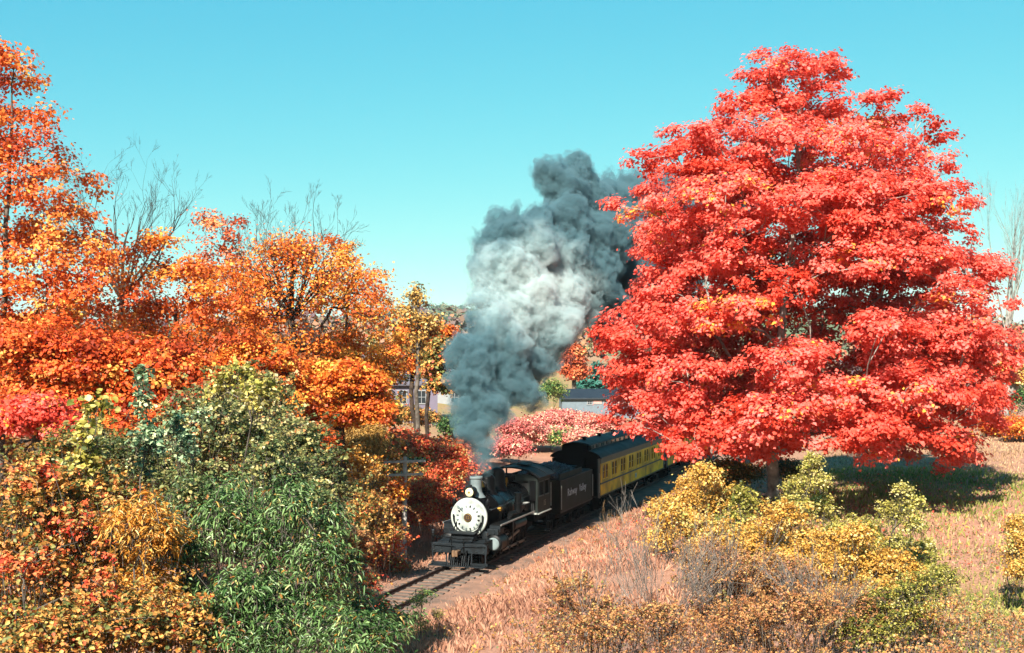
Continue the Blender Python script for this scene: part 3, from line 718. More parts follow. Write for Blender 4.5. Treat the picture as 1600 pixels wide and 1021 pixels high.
def smoke_mat(name, d0, d1, f0, scl):
    m, nt, out = mat_base(name)
    N, L = nt.nodes, nt.links
    tc = N.new('ShaderNodeTexCoord')
    pv = N.new('ShaderNodeVolumePrincipled')
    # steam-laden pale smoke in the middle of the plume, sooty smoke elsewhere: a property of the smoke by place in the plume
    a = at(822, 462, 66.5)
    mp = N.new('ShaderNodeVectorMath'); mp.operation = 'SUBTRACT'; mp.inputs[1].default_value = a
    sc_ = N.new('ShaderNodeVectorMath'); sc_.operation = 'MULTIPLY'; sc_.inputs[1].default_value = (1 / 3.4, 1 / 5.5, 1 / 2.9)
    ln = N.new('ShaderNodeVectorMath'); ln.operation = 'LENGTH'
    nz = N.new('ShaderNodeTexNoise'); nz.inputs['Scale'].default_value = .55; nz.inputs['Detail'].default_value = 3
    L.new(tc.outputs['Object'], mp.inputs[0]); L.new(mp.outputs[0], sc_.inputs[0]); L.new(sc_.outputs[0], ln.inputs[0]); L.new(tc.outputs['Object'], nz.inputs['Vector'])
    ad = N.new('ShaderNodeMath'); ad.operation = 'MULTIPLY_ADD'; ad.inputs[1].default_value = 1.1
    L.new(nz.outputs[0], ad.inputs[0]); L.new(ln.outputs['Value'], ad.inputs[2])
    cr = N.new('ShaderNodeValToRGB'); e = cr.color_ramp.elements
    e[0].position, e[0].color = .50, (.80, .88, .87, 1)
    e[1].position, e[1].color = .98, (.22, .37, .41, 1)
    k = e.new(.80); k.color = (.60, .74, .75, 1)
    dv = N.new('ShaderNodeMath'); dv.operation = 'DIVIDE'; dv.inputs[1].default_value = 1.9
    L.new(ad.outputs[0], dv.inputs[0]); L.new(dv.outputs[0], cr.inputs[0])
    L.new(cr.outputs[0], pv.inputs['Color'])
    n2 = N.new('ShaderNodeTexNoise'); n2.inputs['Scale'].default_value = scl; n2.inputs['Detail'].default_value = 5; n2.inputs['Roughness'].default_value = .7
    L.new(tc.outputs['Object'], n2.inputs['Vector'])
    dm = N.new('ShaderNodeMapRange'); dm.inputs['From Min'].default_value = f0; dm.inputs['From Max'].default_value = .66
    dm.inputs['To Min'].default_value = d0; dm.inputs['To Max'].default_value = d1
    L.new(n2.outputs[0], dm.inputs[0])
    # the plume thins to a blue wisp where it leaves the chimney
    sx = N.new('ShaderNodeSeparateXYZ'); L.new(tc.outputs['Object'], sx.inputs[0])
    th = N.new('ShaderNodeMapRange'); th.interpolation_type = 'SMOOTHSTEP'
    th.inputs['From Min'].default_value = 4.2; th.inputs['From Max'].default_value = 8.5; th.inputs['To Min'].default_value = .16; th.inputs['To Max'].default_value = 1.0
    L.new(sx.outputs['Z'], th.inputs[0])
    dd = N.new('ShaderNodeMath'); dd.operation = 'MULTIPLY'; L.new(dm.outputs[0], dd.inputs[0]); L.new(th.outputs[0], dd.inputs[1])
    L.new(dd.outputs[0], pv.inputs['Density'])
    pv.inputs['Anisotropy'].default_value = 0.15
    L.new(pv.outputs[0], out.inputs['Volume'])
    m.cycles.volume_step_rate = 0.04
    return m

def build_smoke():
    cs = []
    for px, py, r, s in PUFFS:
        # the point on the view ray through (px, py) at the plume's depth there
        Yd = Y0 + TY * s
        c = at(px, py, Yd); cs.append((c, r / F * Yd * (.86 if py > 530 else .96)))
    # secondary billows crowd each puff so that no single ball shows
    rs = np.random.default_rng(4)
    extra = []
    for c, r in cs:
        if r < .6: continue
        for k in range(2):
            d = rs.normal(size=3); d /= np.linalg.norm(d)
            extra.append((c + Vector(d * r * rs.uniform(.55, .85)), r * rs.uniform(.28, .5)))
    allp = cs + extra
    lo = Vector([min(c[i] - r for c, r in allp) - .7 for i in range(3)]); hi = Vector([max(c[i] + r for c, r in allp) + .7 for i in range(3)])
    ng = bpy.data.node_groups.new('smoke_builder', 'GeometryNodeTree')
    ng.interface.new_socket('Geometry', in_out='INPUT', socket_type='NodeSocketGeometry')
    ng.interface.new_socket('Geometry', in_out='OUTPUT', socket_type='NodeSocketGeometry')
    N, L = ng.nodes, ng.links
    go = N.new('NodeGroupOutput')
    pos = N.new('GeometryNodeInputPosition')
    nz = N.new('ShaderNodeTexNoise'); nz.inputs['Scale'].default_value = .55; nz.inputs['Detail'].default_value = 3
    L.new(pos.outputs[0], nz.inputs['Vector'])
    sub = N.new('ShaderNodeVectorMath'); sub.operation = 'SUBTRACT'; sub.inputs[1].default_value = (.5, .5, .5); L.new(nz.outputs['Color'], sub.inputs[0])
    mul = N.new('ShaderNodeVectorMath'); mul.operation = 'SCALE'; mul.inputs['Scale'].default_value = 1.5; L.new(sub.outputs[0], mul.inputs[0])
    add = N.new('ShaderNodeVectorMath'); add.operation = 'ADD'; L.new(pos.outputs[0], add.inputs[0]); L.new(mul.outputs[0], add.inputs[1])
    prev = None
    for c, r in allp:
        d = N.new('ShaderNodeVectorMath'); d.operation = 'DISTANCE'; d.inputs[1].default_value = c; L.new(add.outputs[0], d.inputs[0])
        s = N.new('ShaderNodeMath'); s.operation = 'SUBTRACT'; s.inputs[1].default_value = r; L.new(d.outputs['Value'], s.inputs[0])
        if prev is None: prev = s
        else:
            mn = N.new('ShaderNodeMath'); mn.operation = 'MINIMUM'
            L.new(prev.outputs[0], mn.inputs[0]); L.new(s.outputs[0], mn.inputs[1]); prev = mn
    for scl, amp in ((.62, .75), (1.25, .55), (2.6, .34), (5.2, .22)):
        v = N.new('ShaderNodeTexVoronoi'); v.feature = 'F1'; v.inputs['Scale'].default_value = scl
        L.new(add.outputs[0], v.inputs['Vector'])
        q = N.new('ShaderNodeMath'); q.operation = 'MULTIPLY_ADD'; q.inputs[1].default_value = amp; L.new(v.outputs['Distance'], q.inputs[0])
        o2 = N.new('ShaderNodeMath'); o2.operation = 'SUBTRACT'; o2.inputs[1].default_value = amp * .5
        L.new(prev.outputs[0], q.inputs[2]); L.new(q.outputs[0], o2.inputs[0]); prev = o2
    inv = N.new('ShaderNodeMath'); inv.operation = 'SUBTRACT'; inv.use_clamp = True; inv.inputs[0].default_value = .5; L.new(prev.outputs[0], inv.inputs[1])
    vc = N.new('GeometryNodeVolumeCube')
    L.new(inv.outputs[0], vc.inputs['Density'])
    vc.inputs['Min'].default_value = lo; vc.inputs['Max'].default_value = hi
    vox = .145
    for nm, i in (('Resolution X', 0), ('Resolution Y', 1), ('Resolution Z', 2)): vc.inputs[nm].default_value = int((hi[i] - lo[i]) / vox)
    mats = (smoke_mat('coal_smoke', .2, 7.0, .40, 1.7), smoke_mat('thin_smoke', 0.0, 3.2, .46, 1.9))
    jn = N.new('GeometryNodeJoinGeometry')
    for thr, mt in ((.5, mats[0]), (.24, mats[1])):
        vm = N.new('GeometryNodeVolumeToMesh'); vm.inputs['Adaptivity'].default_value = .0; vm.inputs['Threshold'].default_value = thr
        sm = N.new('GeometryNodeSetMaterial'); sm.inputs['Material'].default_value = mt
        L.new(vc.outputs[0], vm.inputs[0]); L.new(vm.outputs[0], sm.inputs[0]); L.new(sm.outputs[0], jn.inputs[0])
    L.new(jn.outputs[0], go.inputs[0])
    tmp = link('tmp', bpy.data.meshes.new('tmp'))
    md = tmp.modifiers.new('g', 'NODES'); md.node_group = ng
    bpy.context.view_layer.update()
    both = bpy.data.meshes.new_from_object(tmp.evaluated_get(bpy.context.evaluated_depsgraph_get()))
    bpy.data.objects.remove(tmp); bpy.data.node_groups.remove(ng)
    n = len(both.polygons); mi = np.zeros(n, np.int32); both.polygons.foreach_get('material_index', mi)
    co = np.zeros(len(both.vertices) * 3, np.float32); both.vertices.foreach_get('co', co); co = co.reshape(-1, 3)
    lt = np.zeros(n, np.int32); both.polygons.foreach_get('loop_total', lt)
    vi = np.zeros(len(both.loops), np.int32); both.loops.foreach_get('vertex_index', vi)
    lm = np.repeat(mi, lt)
    core = None
    for k, nm in ((0, 'smoke'), (1, 'wisps')):
        want = [j for j, m_ in enumerate(both.materials) if m_ == mats[k]][0]
        idx = vi[lm == want]; u, inv_ = np.unique(idx, return_inverse=True)
        o = link(nm, fast_mesh(nm, co[u], lt[mi == want], inv_, mats[k]), core); o['kind'] = 'stuff'
        if core is None:
            core = o; props(o, 'tall billowing column of grey and white smoke rising from the engine chimney', kind='stuff')
    bpy.data.meshes.remove(both)
build_smoke()

# ------------------------------------------------------------------ plants
def unit(v): return v / np.maximum(np.linalg.norm(v, axis=-1, keepdims=True), 1e-9)

def leaves(name, P, Nn, S, tint, mat, shape='kite', U=None, droop=.5):
    n = len(P)
    rr = rng.normal(size=(n, 3)) if U is None else U
    u = unit(rr - (rr * Nn).sum(1, keepdims=True) * Nn)
    v = np.cross(Nn, u)
    S = S[:, None]
    if shape == 'kite':
        V = np.stack([P - u * S * .5, P + v * S * .42 + Nn * S * .1 - u * S * .02, P + u * S * .55 - Nn * S * .12, P - v * S * .42 + Nn * S * .1 - u * S * .02], 1).reshape(-1, 3)
        sizes = np.full(n, 4); idx = np.arange(n * 4); t = tint
    elif shape == 'broad':                   # five-sided leaf with a folded midrib
        V = np.stack([P - u * S * .5, P + v * S * .45 + Nn * S * .12 - u * S * .1, P + v * S * .3 + Nn * S * .05 + u * S * .3, P + u * S * .6 - Nn * S * .15,
                      P - v * S * .3 + Nn * S * .05 + u * S * .3, P - v * S * .45 + Nn * S * .12 - u * S * .1], 1).reshape(-1, 3)
        b = np.arange(n)[:, None] * 6
        idx = np.concatenate([b + [0, 1, 2, 3], b + [0, 3, 4, 5]], 1).ravel(); sizes = np.full(2 * n, 4); t = np.repeat(tint, 2)
    else:                                    # lance: long drooping blade
        w = .11
        g = np.array([0, 0, -1.0])
        p0 = P; p1 = P + u * S * .38 - Nn * 0; p2 = P + u * S * .72 + g * S * .16 * droop; p3 = P + u * S * .95 + g * S * .42 * droop
        V = np.stack([p0, p1 + v * S * w + Nn * S * .03, p2 + v * S * w * .8 + Nn * S * .02, p3, p2 - v * S * w * .8 + Nn * S * .02, p1 - v * S * w + Nn * S * .03], 1).reshape(-1, 3)
        b = np.arange(n)[:, None] * 6
        idx = np.concatenate([b + [0, 1, 2, 3], b + [0, 3, 4, 5]], 1).ravel(); sizes = np.full(2 * n, 4); t = np.repeat(tint, 2)
    return fast_mesh(name, V, sizes, idx, mat, t)

def grow(base, trunk, targets, seg=1.0, tip=.012, power=.46, jit=.08, up=1.5):
    """Skeleton: a trunk polyline, then every target joined to the handiest node lower down."""
    pos = [np.array(base, float)]; par = [-1]; plen = [0.0]
    for p in trunk:
        p = np.array(p, float); q = pos[-1]; L_ = np.linalg.norm(p - q); k = max(1, int(L_ / seg))
        for j in range(1, k + 1):
            c = q + (p - q) * j / k + (rng.normal(size=3) * jit * .6 if j < k else 0)
            par.append(len(pos) - 1); plen.append(plen[-1] + L_ / k); pos.append(c)
    order = np.argsort([np.min(np.linalg.norm(np.array(pos) - t, axis=1)) for t in targets]) if len(targets) else []
    tips = []
    start = 1 if len(pos) > 1 else 0
    for ti in order:
        t = np.asarray(targets[ti], float); A = np.array(pos); pl = np.array(plen)
        d = np.linalg.norm(A - t, axis=1)
        cost = d + .18 * pl + up * np.maximum(A[:, 2] - t[2] + .25 * np.linalg.norm(A[:, :2] - t[:2], axis=1), 0)
        if start: cost[0] += 1e3
        n = int(np.argmin(cost)); q = A[n]
        dirn = A[n] - A[par[n]] if par[n] >= 0 else np.array([0, 0, 1.0])
        dirn = dirn / (np.linalg.norm(dirn) + 1e-9)
        L_ = d[n]
        if L_ < 1e-3: continue
        k = max(2, int(L_ / seg)); ctrl = q + dirn * L_ * .3 + np.array([0, 0, L_ * .12])
        prev = n
        for j in range(1, k + 1):
            f = j / k
            c = (1 - f) ** 2 * q + 2 * f * (1 - f) * ctrl + f * f * t
            if j < k: c = c + rng.normal(size=3) * jit * min(1, L_ / 2)
            par.append(prev); plen.append(plen[prev] + L_ / k); pos.append(c); prev = len(pos) - 1
        tips.append(prev)
    n = len(pos); cnt = np.zeros(n)
    kids = np.zeros(n, int)
    for i in range(1, n): kids[par[i]] += 1
    for i in range(n - 1, 0, -1):
        if kids[i] == 0: cnt[i] += 1
        cnt[par[i]] += cnt[i]
    rad = tip * np.maximum(cnt, 1) ** power
    return np.array(pos), np.array(par), rad, cnt

def wood(pos, par, rad, sel, nside, taper_base=None):
    n = len(pos); par = np.maximum(np.asarray(par), 0)
    d = np.zeros((n, 3)); d[1:] = unit(pos[1:] - pos[par[1:]]); d[0] = (0, 0, 1)
    ref = np.array([.31, .93, .17]); a = unit(np.cross(d, ref)); b = np.cross(d, a)
    order = np.argsort(rad, kind='stable'); order = order[order > 0]
    main = np.full(n, -1); main[par[order]] = order          # the thickest child carries its parent's ring on
    i = np.nonzero(sel)[0]; i = i[i > 0]
    if len(i) == 0: return None
    p = par[i]; m = main[p] == i
    r0 = np.where(m, rad[p], np.minimum(rad[i] * 1.15, rad[p]))[:, None, None]
    fa = np.where(m[:, None], a[p], a[i])[:, None, :]; fb = np.where(m[:, None], b[p], b[i])[:, None, :]
    ang = 2 * np.pi * np.arange(nside) / nside; ca, sa = np.cos(ang)[None, :, None], np.sin(ang)[None, :, None]
    A = pos[p][:, None, :] + r0 * (ca * fa + sa * fb)
    B = pos[i][:, None, :] + rad[i][:, None, None] * (ca * a[i][:, None, :] + sa * b[i][:, None, :])
    V = np.concatenate([A, B], 1).reshape(-1, 3)
    k = np.arange(nside); k2 = (k + 1) % nside
    q = np.stack([k, k2, nside + k2, nside + k], 1).ravel()
    idx = (np.arange(len(i))[:, None] * 2 * nside + q[None, :]).ravel()
    return V, np.full(len(i) * nside, 4), idx

def bark_mat(name, c1, c2):
    return paint(name, lin(c1), .95, var=.5, scale=2.5, spec=.15, dirt=lin(c2)[:3], bump=.9)
bark = bark_mat('grey_brown_bark', '#6b6157', '#2e2823')
bark_pale = bark_mat('pale_grey_bark', '#9c968c', '#504a45')
bark_dark = bark_mat('dark_bark', '#463a31', '#1e1814')

def spread(sprays, per, sub_r):
    """clump centres on the upper shell of every spray, drooping at its rim"""
    C, out_, sid = [], [], []
    for i, (c, rx, ry, rz, o) in enumerate(sprays):
        n = max(3, int(per * rx * ry / (sub_r * sub_r)))
        th = rng.uniform(0, 2 * np.pi, n); r = np.sqrt(rng.uniform(0.02, 1, n))
        x, y = r * np.cos(th) * rx, r * np.sin(th) * ry
        z = rz * np.sqrt(np.maximum(1 - r * r, 0)) * rng.choice([1, 1, 1, .4, -.5, -.9], n) + rng.normal(size=n) * .12 * rz
        drop = (x * o[0] + y * o[1]) / max(rx, .1)
        z = z - np.maximum(drop, 0) ** 2 * rz * .8
        q = np.stack([x, y, z], 1)
        C.append(q + c); out_.append(unit(q / np.array([rx, ry, rz]) + np.array(o) * .5)); sid.append(np.full(n, i))
    return np.concatenate(C), np.concatenate(out_), np.concatenate(sid)

def fan(start, dirn, length, levels=3, kids=(3, 5), ang=(.25, .6), ratio=(.5, .75), r0=.08, segs=6, upw=.06, jit=.07, roots=1, rootang=.5):
    """Bare branching: nearly straight limbs that fork again and again and rise a little."""
    pos, par, rad = [np.array(start, float)], [-1], [r0 * 1.2]
    def limb(n, d, L_, r, lev):
        ids = []
        for j in range(segs):
            d = unit(d + rng.normal(size=3) * jit + np.array([0, 0, upw]))
            pos.append(pos[n] + d * L_ / segs); par.append(n); rad.append(max(.0035, r * (1 - .75 * (j + 1) / segs))); n = len(pos) - 1; ids.append((n, d))
        if lev <= 0: return
        for _ in range(rng.integers(*kids)):
            j = int(rng.uniform(.2, .98) * segs)
            m, dd = ids[min(j, segs - 1)]
            q = rng.normal(size=3); q = unit(q - q.dot(dd) * dd)
            a = rng.uniform(*ang)
            limb(m, dd * math.cos(a) + q * math.sin(a), L_ * rng.uniform(*ratio) * (1 - .35 * j / segs), max(.0035, rad[m] * .72), lev - 1)
    for k in range(roots):
        d = unit(np.array(dirn, float))
        if roots > 1:
            a = rng.uniform(-1, 1) * rootang; d = unit(d + np.array([math.sin(a) * 1.2, rng.normal() * .35 * rootang, 0]))
        limb(0, d, length * rng.uniform(.75, 1.05), r0 * (1 if roots == 1 else rng.uniform(.5, 1)), levels)
    return np.array(pos), np.array(par), np.array(rad)

def shoot_leaves(ells3, n, per_m, seg=5):
    """Leafy shoots arching up and out through the given ellipsoids; returns leaf points, stem skeleton arrays"""
    Pp, Dn, sh, W_ = [], [], [], []
    vol = np.array([e[1] * e[3] for e in ells3]); vol = vol / vol.sum()
    for i in range(n):
        c, rx, ry, rz = ells3[rng.choice(len(ells3), p=vol)]
        d = rng.normal(size=3); d /= np.linalg.norm(d); d[2] = abs(d[2]) * .9 + .05 if rng.uniform() < .75 else d[2]
        tip = c + d * np.array([rx, ry, rz]) * (rng.uniform(.7, 1.15) if rng.uniform() < .8 else rng.uniform(1.1, 1.6))
        L_ = rng.uniform(.5, 1.0) * min(1.1, 1.3 * max(rx, rz)) + .15
        lean = unit(np.array([d[0], d[1], 0]) * .8 + rng.normal(size=3) * .35 + np.array([0, 0, 1.0]))
        st = tip - lean * L_; ct = st + np.array([0, 0, L_ * .75]) + lean * L_ * .1
        t = np.linspace(0, 1, seg)[:, None]
        cur = (1 - t) ** 2 * st + 2 * t * (1 - t) * ct + t * t * tip
        W_.append(cur)
        m = max(3, int(L_ * per_m)); u = np.sqrt(rng.uniform(.06, 1, m))[:, None]
        q = (1 - u) ** 2 * st + 2 * u * (1 - u) * ct + u * u * tip
        tg_ = unit(2 * (1 - u) * (ct - st) + 2 * u * (tip - ct))
        s_ = unit(rng.normal(size=(m, 3))); s_ = unit(s_ - (s_ * tg_).sum(1, keepdims=True) * tg_ * .6 + tg_ * .25)
        Pp.append(q); Dn.append(s_); sh.append(np.full(m, rng.normal()))
    return np.concatenate(Pp), np.concatenate(Dn), np.concatenate(sh), W_

def plant(name, label, cat, base, sprays, mat, leaf=.2, n_leaf=60, sub_r=.5, per=1.0, shape='kite', trunk=None, bark_=None, tip=.012, power=.46, seg=1.0,
          group=None, flat=.6, patch=(.22, .16, .16), targets=None, crown='crown', stem='trunk', thick=.05, up=1.5, single=0, U=None, thin=1.0, droop=.5, bias=0.0, nrand=.55, skel=None, twig=None, shoots=None, shoot_m=26):
    base = np.array(base, float)
    root = empty(name, tuple(base)); props(root, label, cat, group)
    tg = list(targets) if targets is not None else []
    if sprays:
        C, O, sid = spread(sprays, per, sub_r)
        keep = C[:, 2] > ground_h(C[:, 0], C[:, 1]) + .1
        C, O, sid = C[keep], O[keep], sid[keep]
        sp_t = rng.normal(size=len(sprays)) * patch[0]; sub_t = rng.normal(size=len(C)) * patch[1]
        nl = np.maximum(1, rng.poisson(n_leaf, len(C))) if thin >= 1 else rng.poisson(n_leaf * rng.choice([thin, 1.0], len(C)))
        k = np.repeat(np.arange(len(C)), nl); n = len(k)
        off = rng.normal(size=(n, 3)) * sub_r * .62 * np.array([1, 1, flat])
        Pp = C[k] + off
        Nn = unit(np.array([0, 0, .75]) + O[k] * .55 + unit(off) * .4 + rng.normal(size=(n, 3)) * nrand)
        S = leaf * rng.uniform(.65, 1.3, n)
        tint_ = np.clip(.5 + bias + sp_t[sid[k]] + sub_t[k] + rng.normal(size=n) * patch[2], 0.01, .99)
        Uv = None
        if shape == 'lance': Uv = O[k] * .8 + rng.normal(size=(n, 3)) * .6 + np.array([0, 0, -.25])
        if shoots:
            Q, D, sh, Wc = shoot_leaves(shoots[0], shoots[1], shoot_m)
            kq = Q[:, 2] > ground_h(Q[:, 0], Q[:, 1]) + .03
            Q, D, sh = Q[kq], D[kq], sh[kq]; m2 = len(Q)
            S2 = leaf * rng.uniform(.65, 1.3, m2)
            Pp = np.concatenate([Pp, Q + D * S2[:, None] * .5]); S = np.concatenate([S, S2])
            Nn = np.concatenate([Nn, unit(np.array([0, 0, .9]) + rng.normal(size=(m2, 3)) * .5)])
            tint_ = np.concatenate([tint_, np.clip(.5 + bias + sh * patch[1] + rng.normal(size=m2) * patch[2], .01, .99)])
            Uv = np.concatenate([Uv if Uv is not None else rng.normal(size=(n, 3)), D + (np.array([0, 0, -.35]) if shape == 'lance' else 0)]); n = n + m2
        near = np.argsort(Pp[:, 1] + .0 * S)[:single] if single else np.zeros(0, int)
        m_ = np.ones(n, bool); m_[near] = False
        Pl = Pp - base
        o = link(crown, leaves(crown, Pl[m_], Nn[m_], S[m_], tint_[m_], mat, shape, None if Uv is None else Uv[m_], droop), root); o['kind'] = 'stuff'
        for i in near:
            s1 = slice(i, i + 1)
            link('leaf', leaves('leaf', np.zeros((1, 3)), Nn[s1], S[s1] * 1.1, tint_[s1], mat, shape, None if Uv is None else Uv[s1], droop), root, tuple(Pl[i]))
        stepk = max(1, len(C) // 420)
        tg += [s[0] for s in sprays] + list(C[::stepk])
    if shoots and sprays:
        A_, p_, r_ = [], [], []
        for cur in Wc:
            o0 = len(A_)
            for j, q in enumerate(cur[::2]): A_.append(q - base); p_.append(o0 + j - 1 if j else o0); r_.append(.009 - .003 * j)
        A_, p_, r_ = np.array(A_), np.array(p_), np.array(r_)
        sel_ = np.array([i != p_[i] for i in range(len(p_))])
        w = wood(A_, p_, r_, sel_, 3)
        link('shoots', fast_mesh('shoots', *w, bark_ or bark, smooth=True), root)['kind'] = 'stuff'
    if twig is not None:
        tp, tq, trr = twig
        link('twigs', fast_mesh('twigs', *wood(tp - base, tq, trr, np.ones(len(tp), bool), 4), bark_ or bark, smooth=True), root)['kind'] = 'stuff'
    if skel is not None: pos, par, rad = skel; cnt = rad
    else: pos, par, rad, cnt = grow(base - np.array([0, 0, .25]), trunk or [], tg, seg, tip, power, up=up)
    pos = pos - base
    b = bark_ or bark
    big = rad >= thick
    w = wood(pos, par, rad, big, 8)
    if w: link(stem, fast_mesh(stem, *w, b, smooth=True), root)
    w = wood(pos, par, rad, ~big, 4)
    if w: link('branches' if big.any() else stem, fast_mesh('branches', *w, b, smooth=True), root)['kind'] = 'stuff'
    return root

def prof_sprays(prof, Y, step=1.6, depth=.9, ring=.74, rs_k=.42, rs_lim=(.9, 2.6), fill=True, skip=0.0, zflat=.42, seed=1):
    r_ = np.random.default_rng(seed)
    pr = np.array(prof, float)
    zz = CZ - (pr[:, 0] - HOR) / F * Y; xl = (pr[:, 1] - 800) / F * Y; xr = (pr[:, 2] - 800) / F * Y
    o = np.argsort(zz); zz, xl, xr = zz[o], xl[o], xr[o]
    out = []
    z = zz[0] + .3
    while z < zz[-1]:
        l, rt = np.interp(z, zz, xl), np.interp(z, zz, xr)
        h, cx = (rt - l) / 2, (rt + l) / 2
        rs = float(np.clip(rs_k * h, *rs_lim))
        rings = [(max(h - rs * .95, 0), 1.0)]
        if fill and h > rs * 2.4: rings.append((max(h - rs * 2.3, 0), .8))
        for rho, kk in rings:
            n = max(1, int(round(2 * math.pi * max(rho, .1) / (1.35 * rs))))
            ph = r_.uniform(0, 6.28)
            for k in range(n):
                if r_.uniform() < skip: continue
                a = ph + 2 * math.pi * k / n + r_.normal() * .12
                o_ = np.array([math.cos(a), math.sin(a), 0])
                rr = rs * r_.uniform(.8, 1.15)
                c = np.array([cx + rho * o_[0], Y + rho * depth * o_[1], z + r_.normal() * step * .28])
                out.append((c, rr, rr * .9, rr * zflat, o_ * min(1, rho / max(h, .1) + .2)))
        z += step * r_.uniform(.85, 1.15)
    return out

def ell_sprays(ells, Y, k=.85, depth=1.0, seed=3, cover=1.0, zflat=.55):
    """ellipses (px, py, rx, ry[, dY]) seen in the photograph, filled with small sprays on their shell"""
    r_ = np.random.default_rng(seed)
    out = []
    for e in ells:
        yy = Y + (e[4] if len(e) > 4 else 0)
        c = np.array(at(e[0], e[1], yy)); rx, rz = e[2] / F * yy, e[3] / F * yy; ry = rx * depth
        rs = max(.16, .42 * min(rx, rz))
        n = max(4, int(cover * 2.2 * (rx * rz + rx * ry) / rs ** 2))
        for _ in range(n):
            d = r_.normal(size=3); d /= np.linalg.norm(d); d[2] = d[2] if d[2] > -.5 else -d[2]
            f = r_.uniform(.55, 1.0) * k
            out.append((c + d * np.array([rx, ry, rz]) * f, rs * r_.uniform(.8, 1.2), rs * r_.uniform(.8, 1.2), rs * zflat, d * np.array([1, 1, 0]) * .7))
    return out
# ------------------------------------------------------------------ leaf pigments
red_l = leafmat('red_maple_leaf', [(0, '#be371f'), (.22, '#dd4c34'), (.5, '#e75c4a'), (.78, '#ef7e72'), (.9, '#ec7c50'), (.96, '#ea983e'), (1, '#e2b54a')], .42, k=1.03)
orange_l = leafmat('orange_maple_leaf', [(0, '#a0421a'), (.25, '#cf5a20'), (.55, '#e27a2a'), (.8, '#e79a3c'), (1, '#eab850')], .34)
deep_l = leafmat('deep_orange_leaf', [(0, '#8e3214'), (.3, '#c84a1e'), (.6, '#dd682a'), (.85, '#e48a3e'), (1, '#e6ac50')], .34)
salmon_l = leafmat('salmon_orange_leaf', [(0, '#a04028'), (.4, '#cf6238'), (.7, '#dd8452'), (1, '#e0b070')], .3)
tan_l = leafmat('thin_tan_leaf', [(0, '#6e5a2e'), (.4, '#a87c3a'), (.7, '#c99a4e'), (1, '#d6b873')], .3)
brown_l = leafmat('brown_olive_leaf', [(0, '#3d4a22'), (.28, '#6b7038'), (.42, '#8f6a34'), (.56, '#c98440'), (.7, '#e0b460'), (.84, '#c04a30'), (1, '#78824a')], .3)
lance_l = leafmat('green_lance_leaf', [(0, '#2c4022'), (.3, '#4c6f38'), (.55, '#769354'), (.8, '#a3bc80'), (.88, '#cbbf76'), (.95, '#c98f3c'), (1, '#8a5a30')], .3, .36, k=.82)
mix_l = leafmat('olive_cream_leaf', [(0, '#3c4c2c'), (.3, '#5d6c40'), (.55, '#8f8c50'), (.75, '#c2b070'), (.9, '#e0d6a4'), (1, '#cf7a40')], .3, k=.85)
blue_l = leafmat('blue_green_leaf', [(0, '#3a5040'), (.45, '#64805e'), (.75, '#a3b78a'), (1, '#dcd6a2')], .28)
gold_l = leafmat('golden_yellow_leaf', [(0, '#9a6a28'), (.3, '#cf983e'), (.6, '#e2b358'), (.86, '#ecd08c'), (1, '#8f9a48')], .35, k=.92)
gold_o = leafmat('amber_frond_leaf', [(0, '#a0601e'), (.4, '#d0892e'), (.75, '#dfae58'), (1, '#e6cf8e')], .35)
ygreen_l = leafmat('yellow_green_leaf', [(0, '#4d5a26'), (.3, '#858638'), (.6, '#c0b050'), (.82, '#dcc874'), (1, '#e6d898')], .35, k=.82)
rust_l = leafmat('rusty_small_leaf', [(0, '#7a4a30'), (.25, '#b06e44'), (.5, '#d0935a'), (.75, '#dcb068'), (.9, '#c9786a'), (1, '#8f9450')], .3, k=.74)
pink_l = leafmat('pink_red_leaf', [(0, '#b0504a'), (.4, '#d8706a'), (.7, '#dd9684'), (1, '#d8bc96')], .3)
scarlet_l = leafmat('scarlet_sumac_leaf', [(0, '#8e2a1a'), (.3, '#cf4432'), (.55, '#dd6a3c'), (.75, '#e08a52'), (.9, '#cfae6a'), (1, '#8a8a48')], .34)
green_l = leafmat('mid_green_leaf', [(0, '#26401f'), (.5, '#4a6a34'), (.8, '#7f9650'), (1, '#b3ad5c')], .3)
pine_l = leafmat('conifer_needles', [(0, '#163a30'), (.5, '#24564a'), (1, '#3c7262')], .15)
far_l = leafmat('far_wood_leaf', [(0, '#5a4a52'), (.3, '#7d6a5c'), (.6, '#a47456'), (.8, '#6e7a52'), (1, '#b0604a')], .2)

def skel_from(base, A, r):
    return (np.concatenate([[base - (0, 0, .3)], A[0]]), np.concatenate([[-1], np.maximum(A[1] + 1, 0)]), np.concatenate([[r], A[2]]))
# ------------------------------------------------------------------ the red maple
YM = 62.0
MAPLE = [(84, 1163, 1332), (105, 1150, 1338), (140, 1128, 1326), (175, 1100, 1335), (205, 1050, 1372), (235, 1000, 1455), (260, 990, 1480), (285, 985, 1470),
         (305, 955, 1512), (335, 952, 1532), (370, 1000, 1545), (420, 990, 1560), (460, 972, 1568), (505, 930, 1576), (550, 926, 1580), (590, 950, 1578), (630, 944, 1565), (660, 965, 1555), (682, 1010, 1530)]
ms = prof_sprays(MAPLE, YM, step=1.6, depth=.92, rs_k=.32, rs_lim=(.8, 2.1), zflat=.36, seed=8, skip=.2)
VOIDS = [(1225, 505, 62, 40), (1300, 560, 40, 26), (1130, 455, 40, 26), (1405, 455, 50, 26), (1380, 545, 50, 24), (1150, 620, 40, 26), (1110, 560, 36, 22), (1290, 250, 30, 30), (1320, 690, 26, 40), (1240, 700, 34, 30), (1430, 690, 24, 30), (1135, 720, 40, 30), (1440, 350, 30, 18), (1190, 330, 26, 18)]
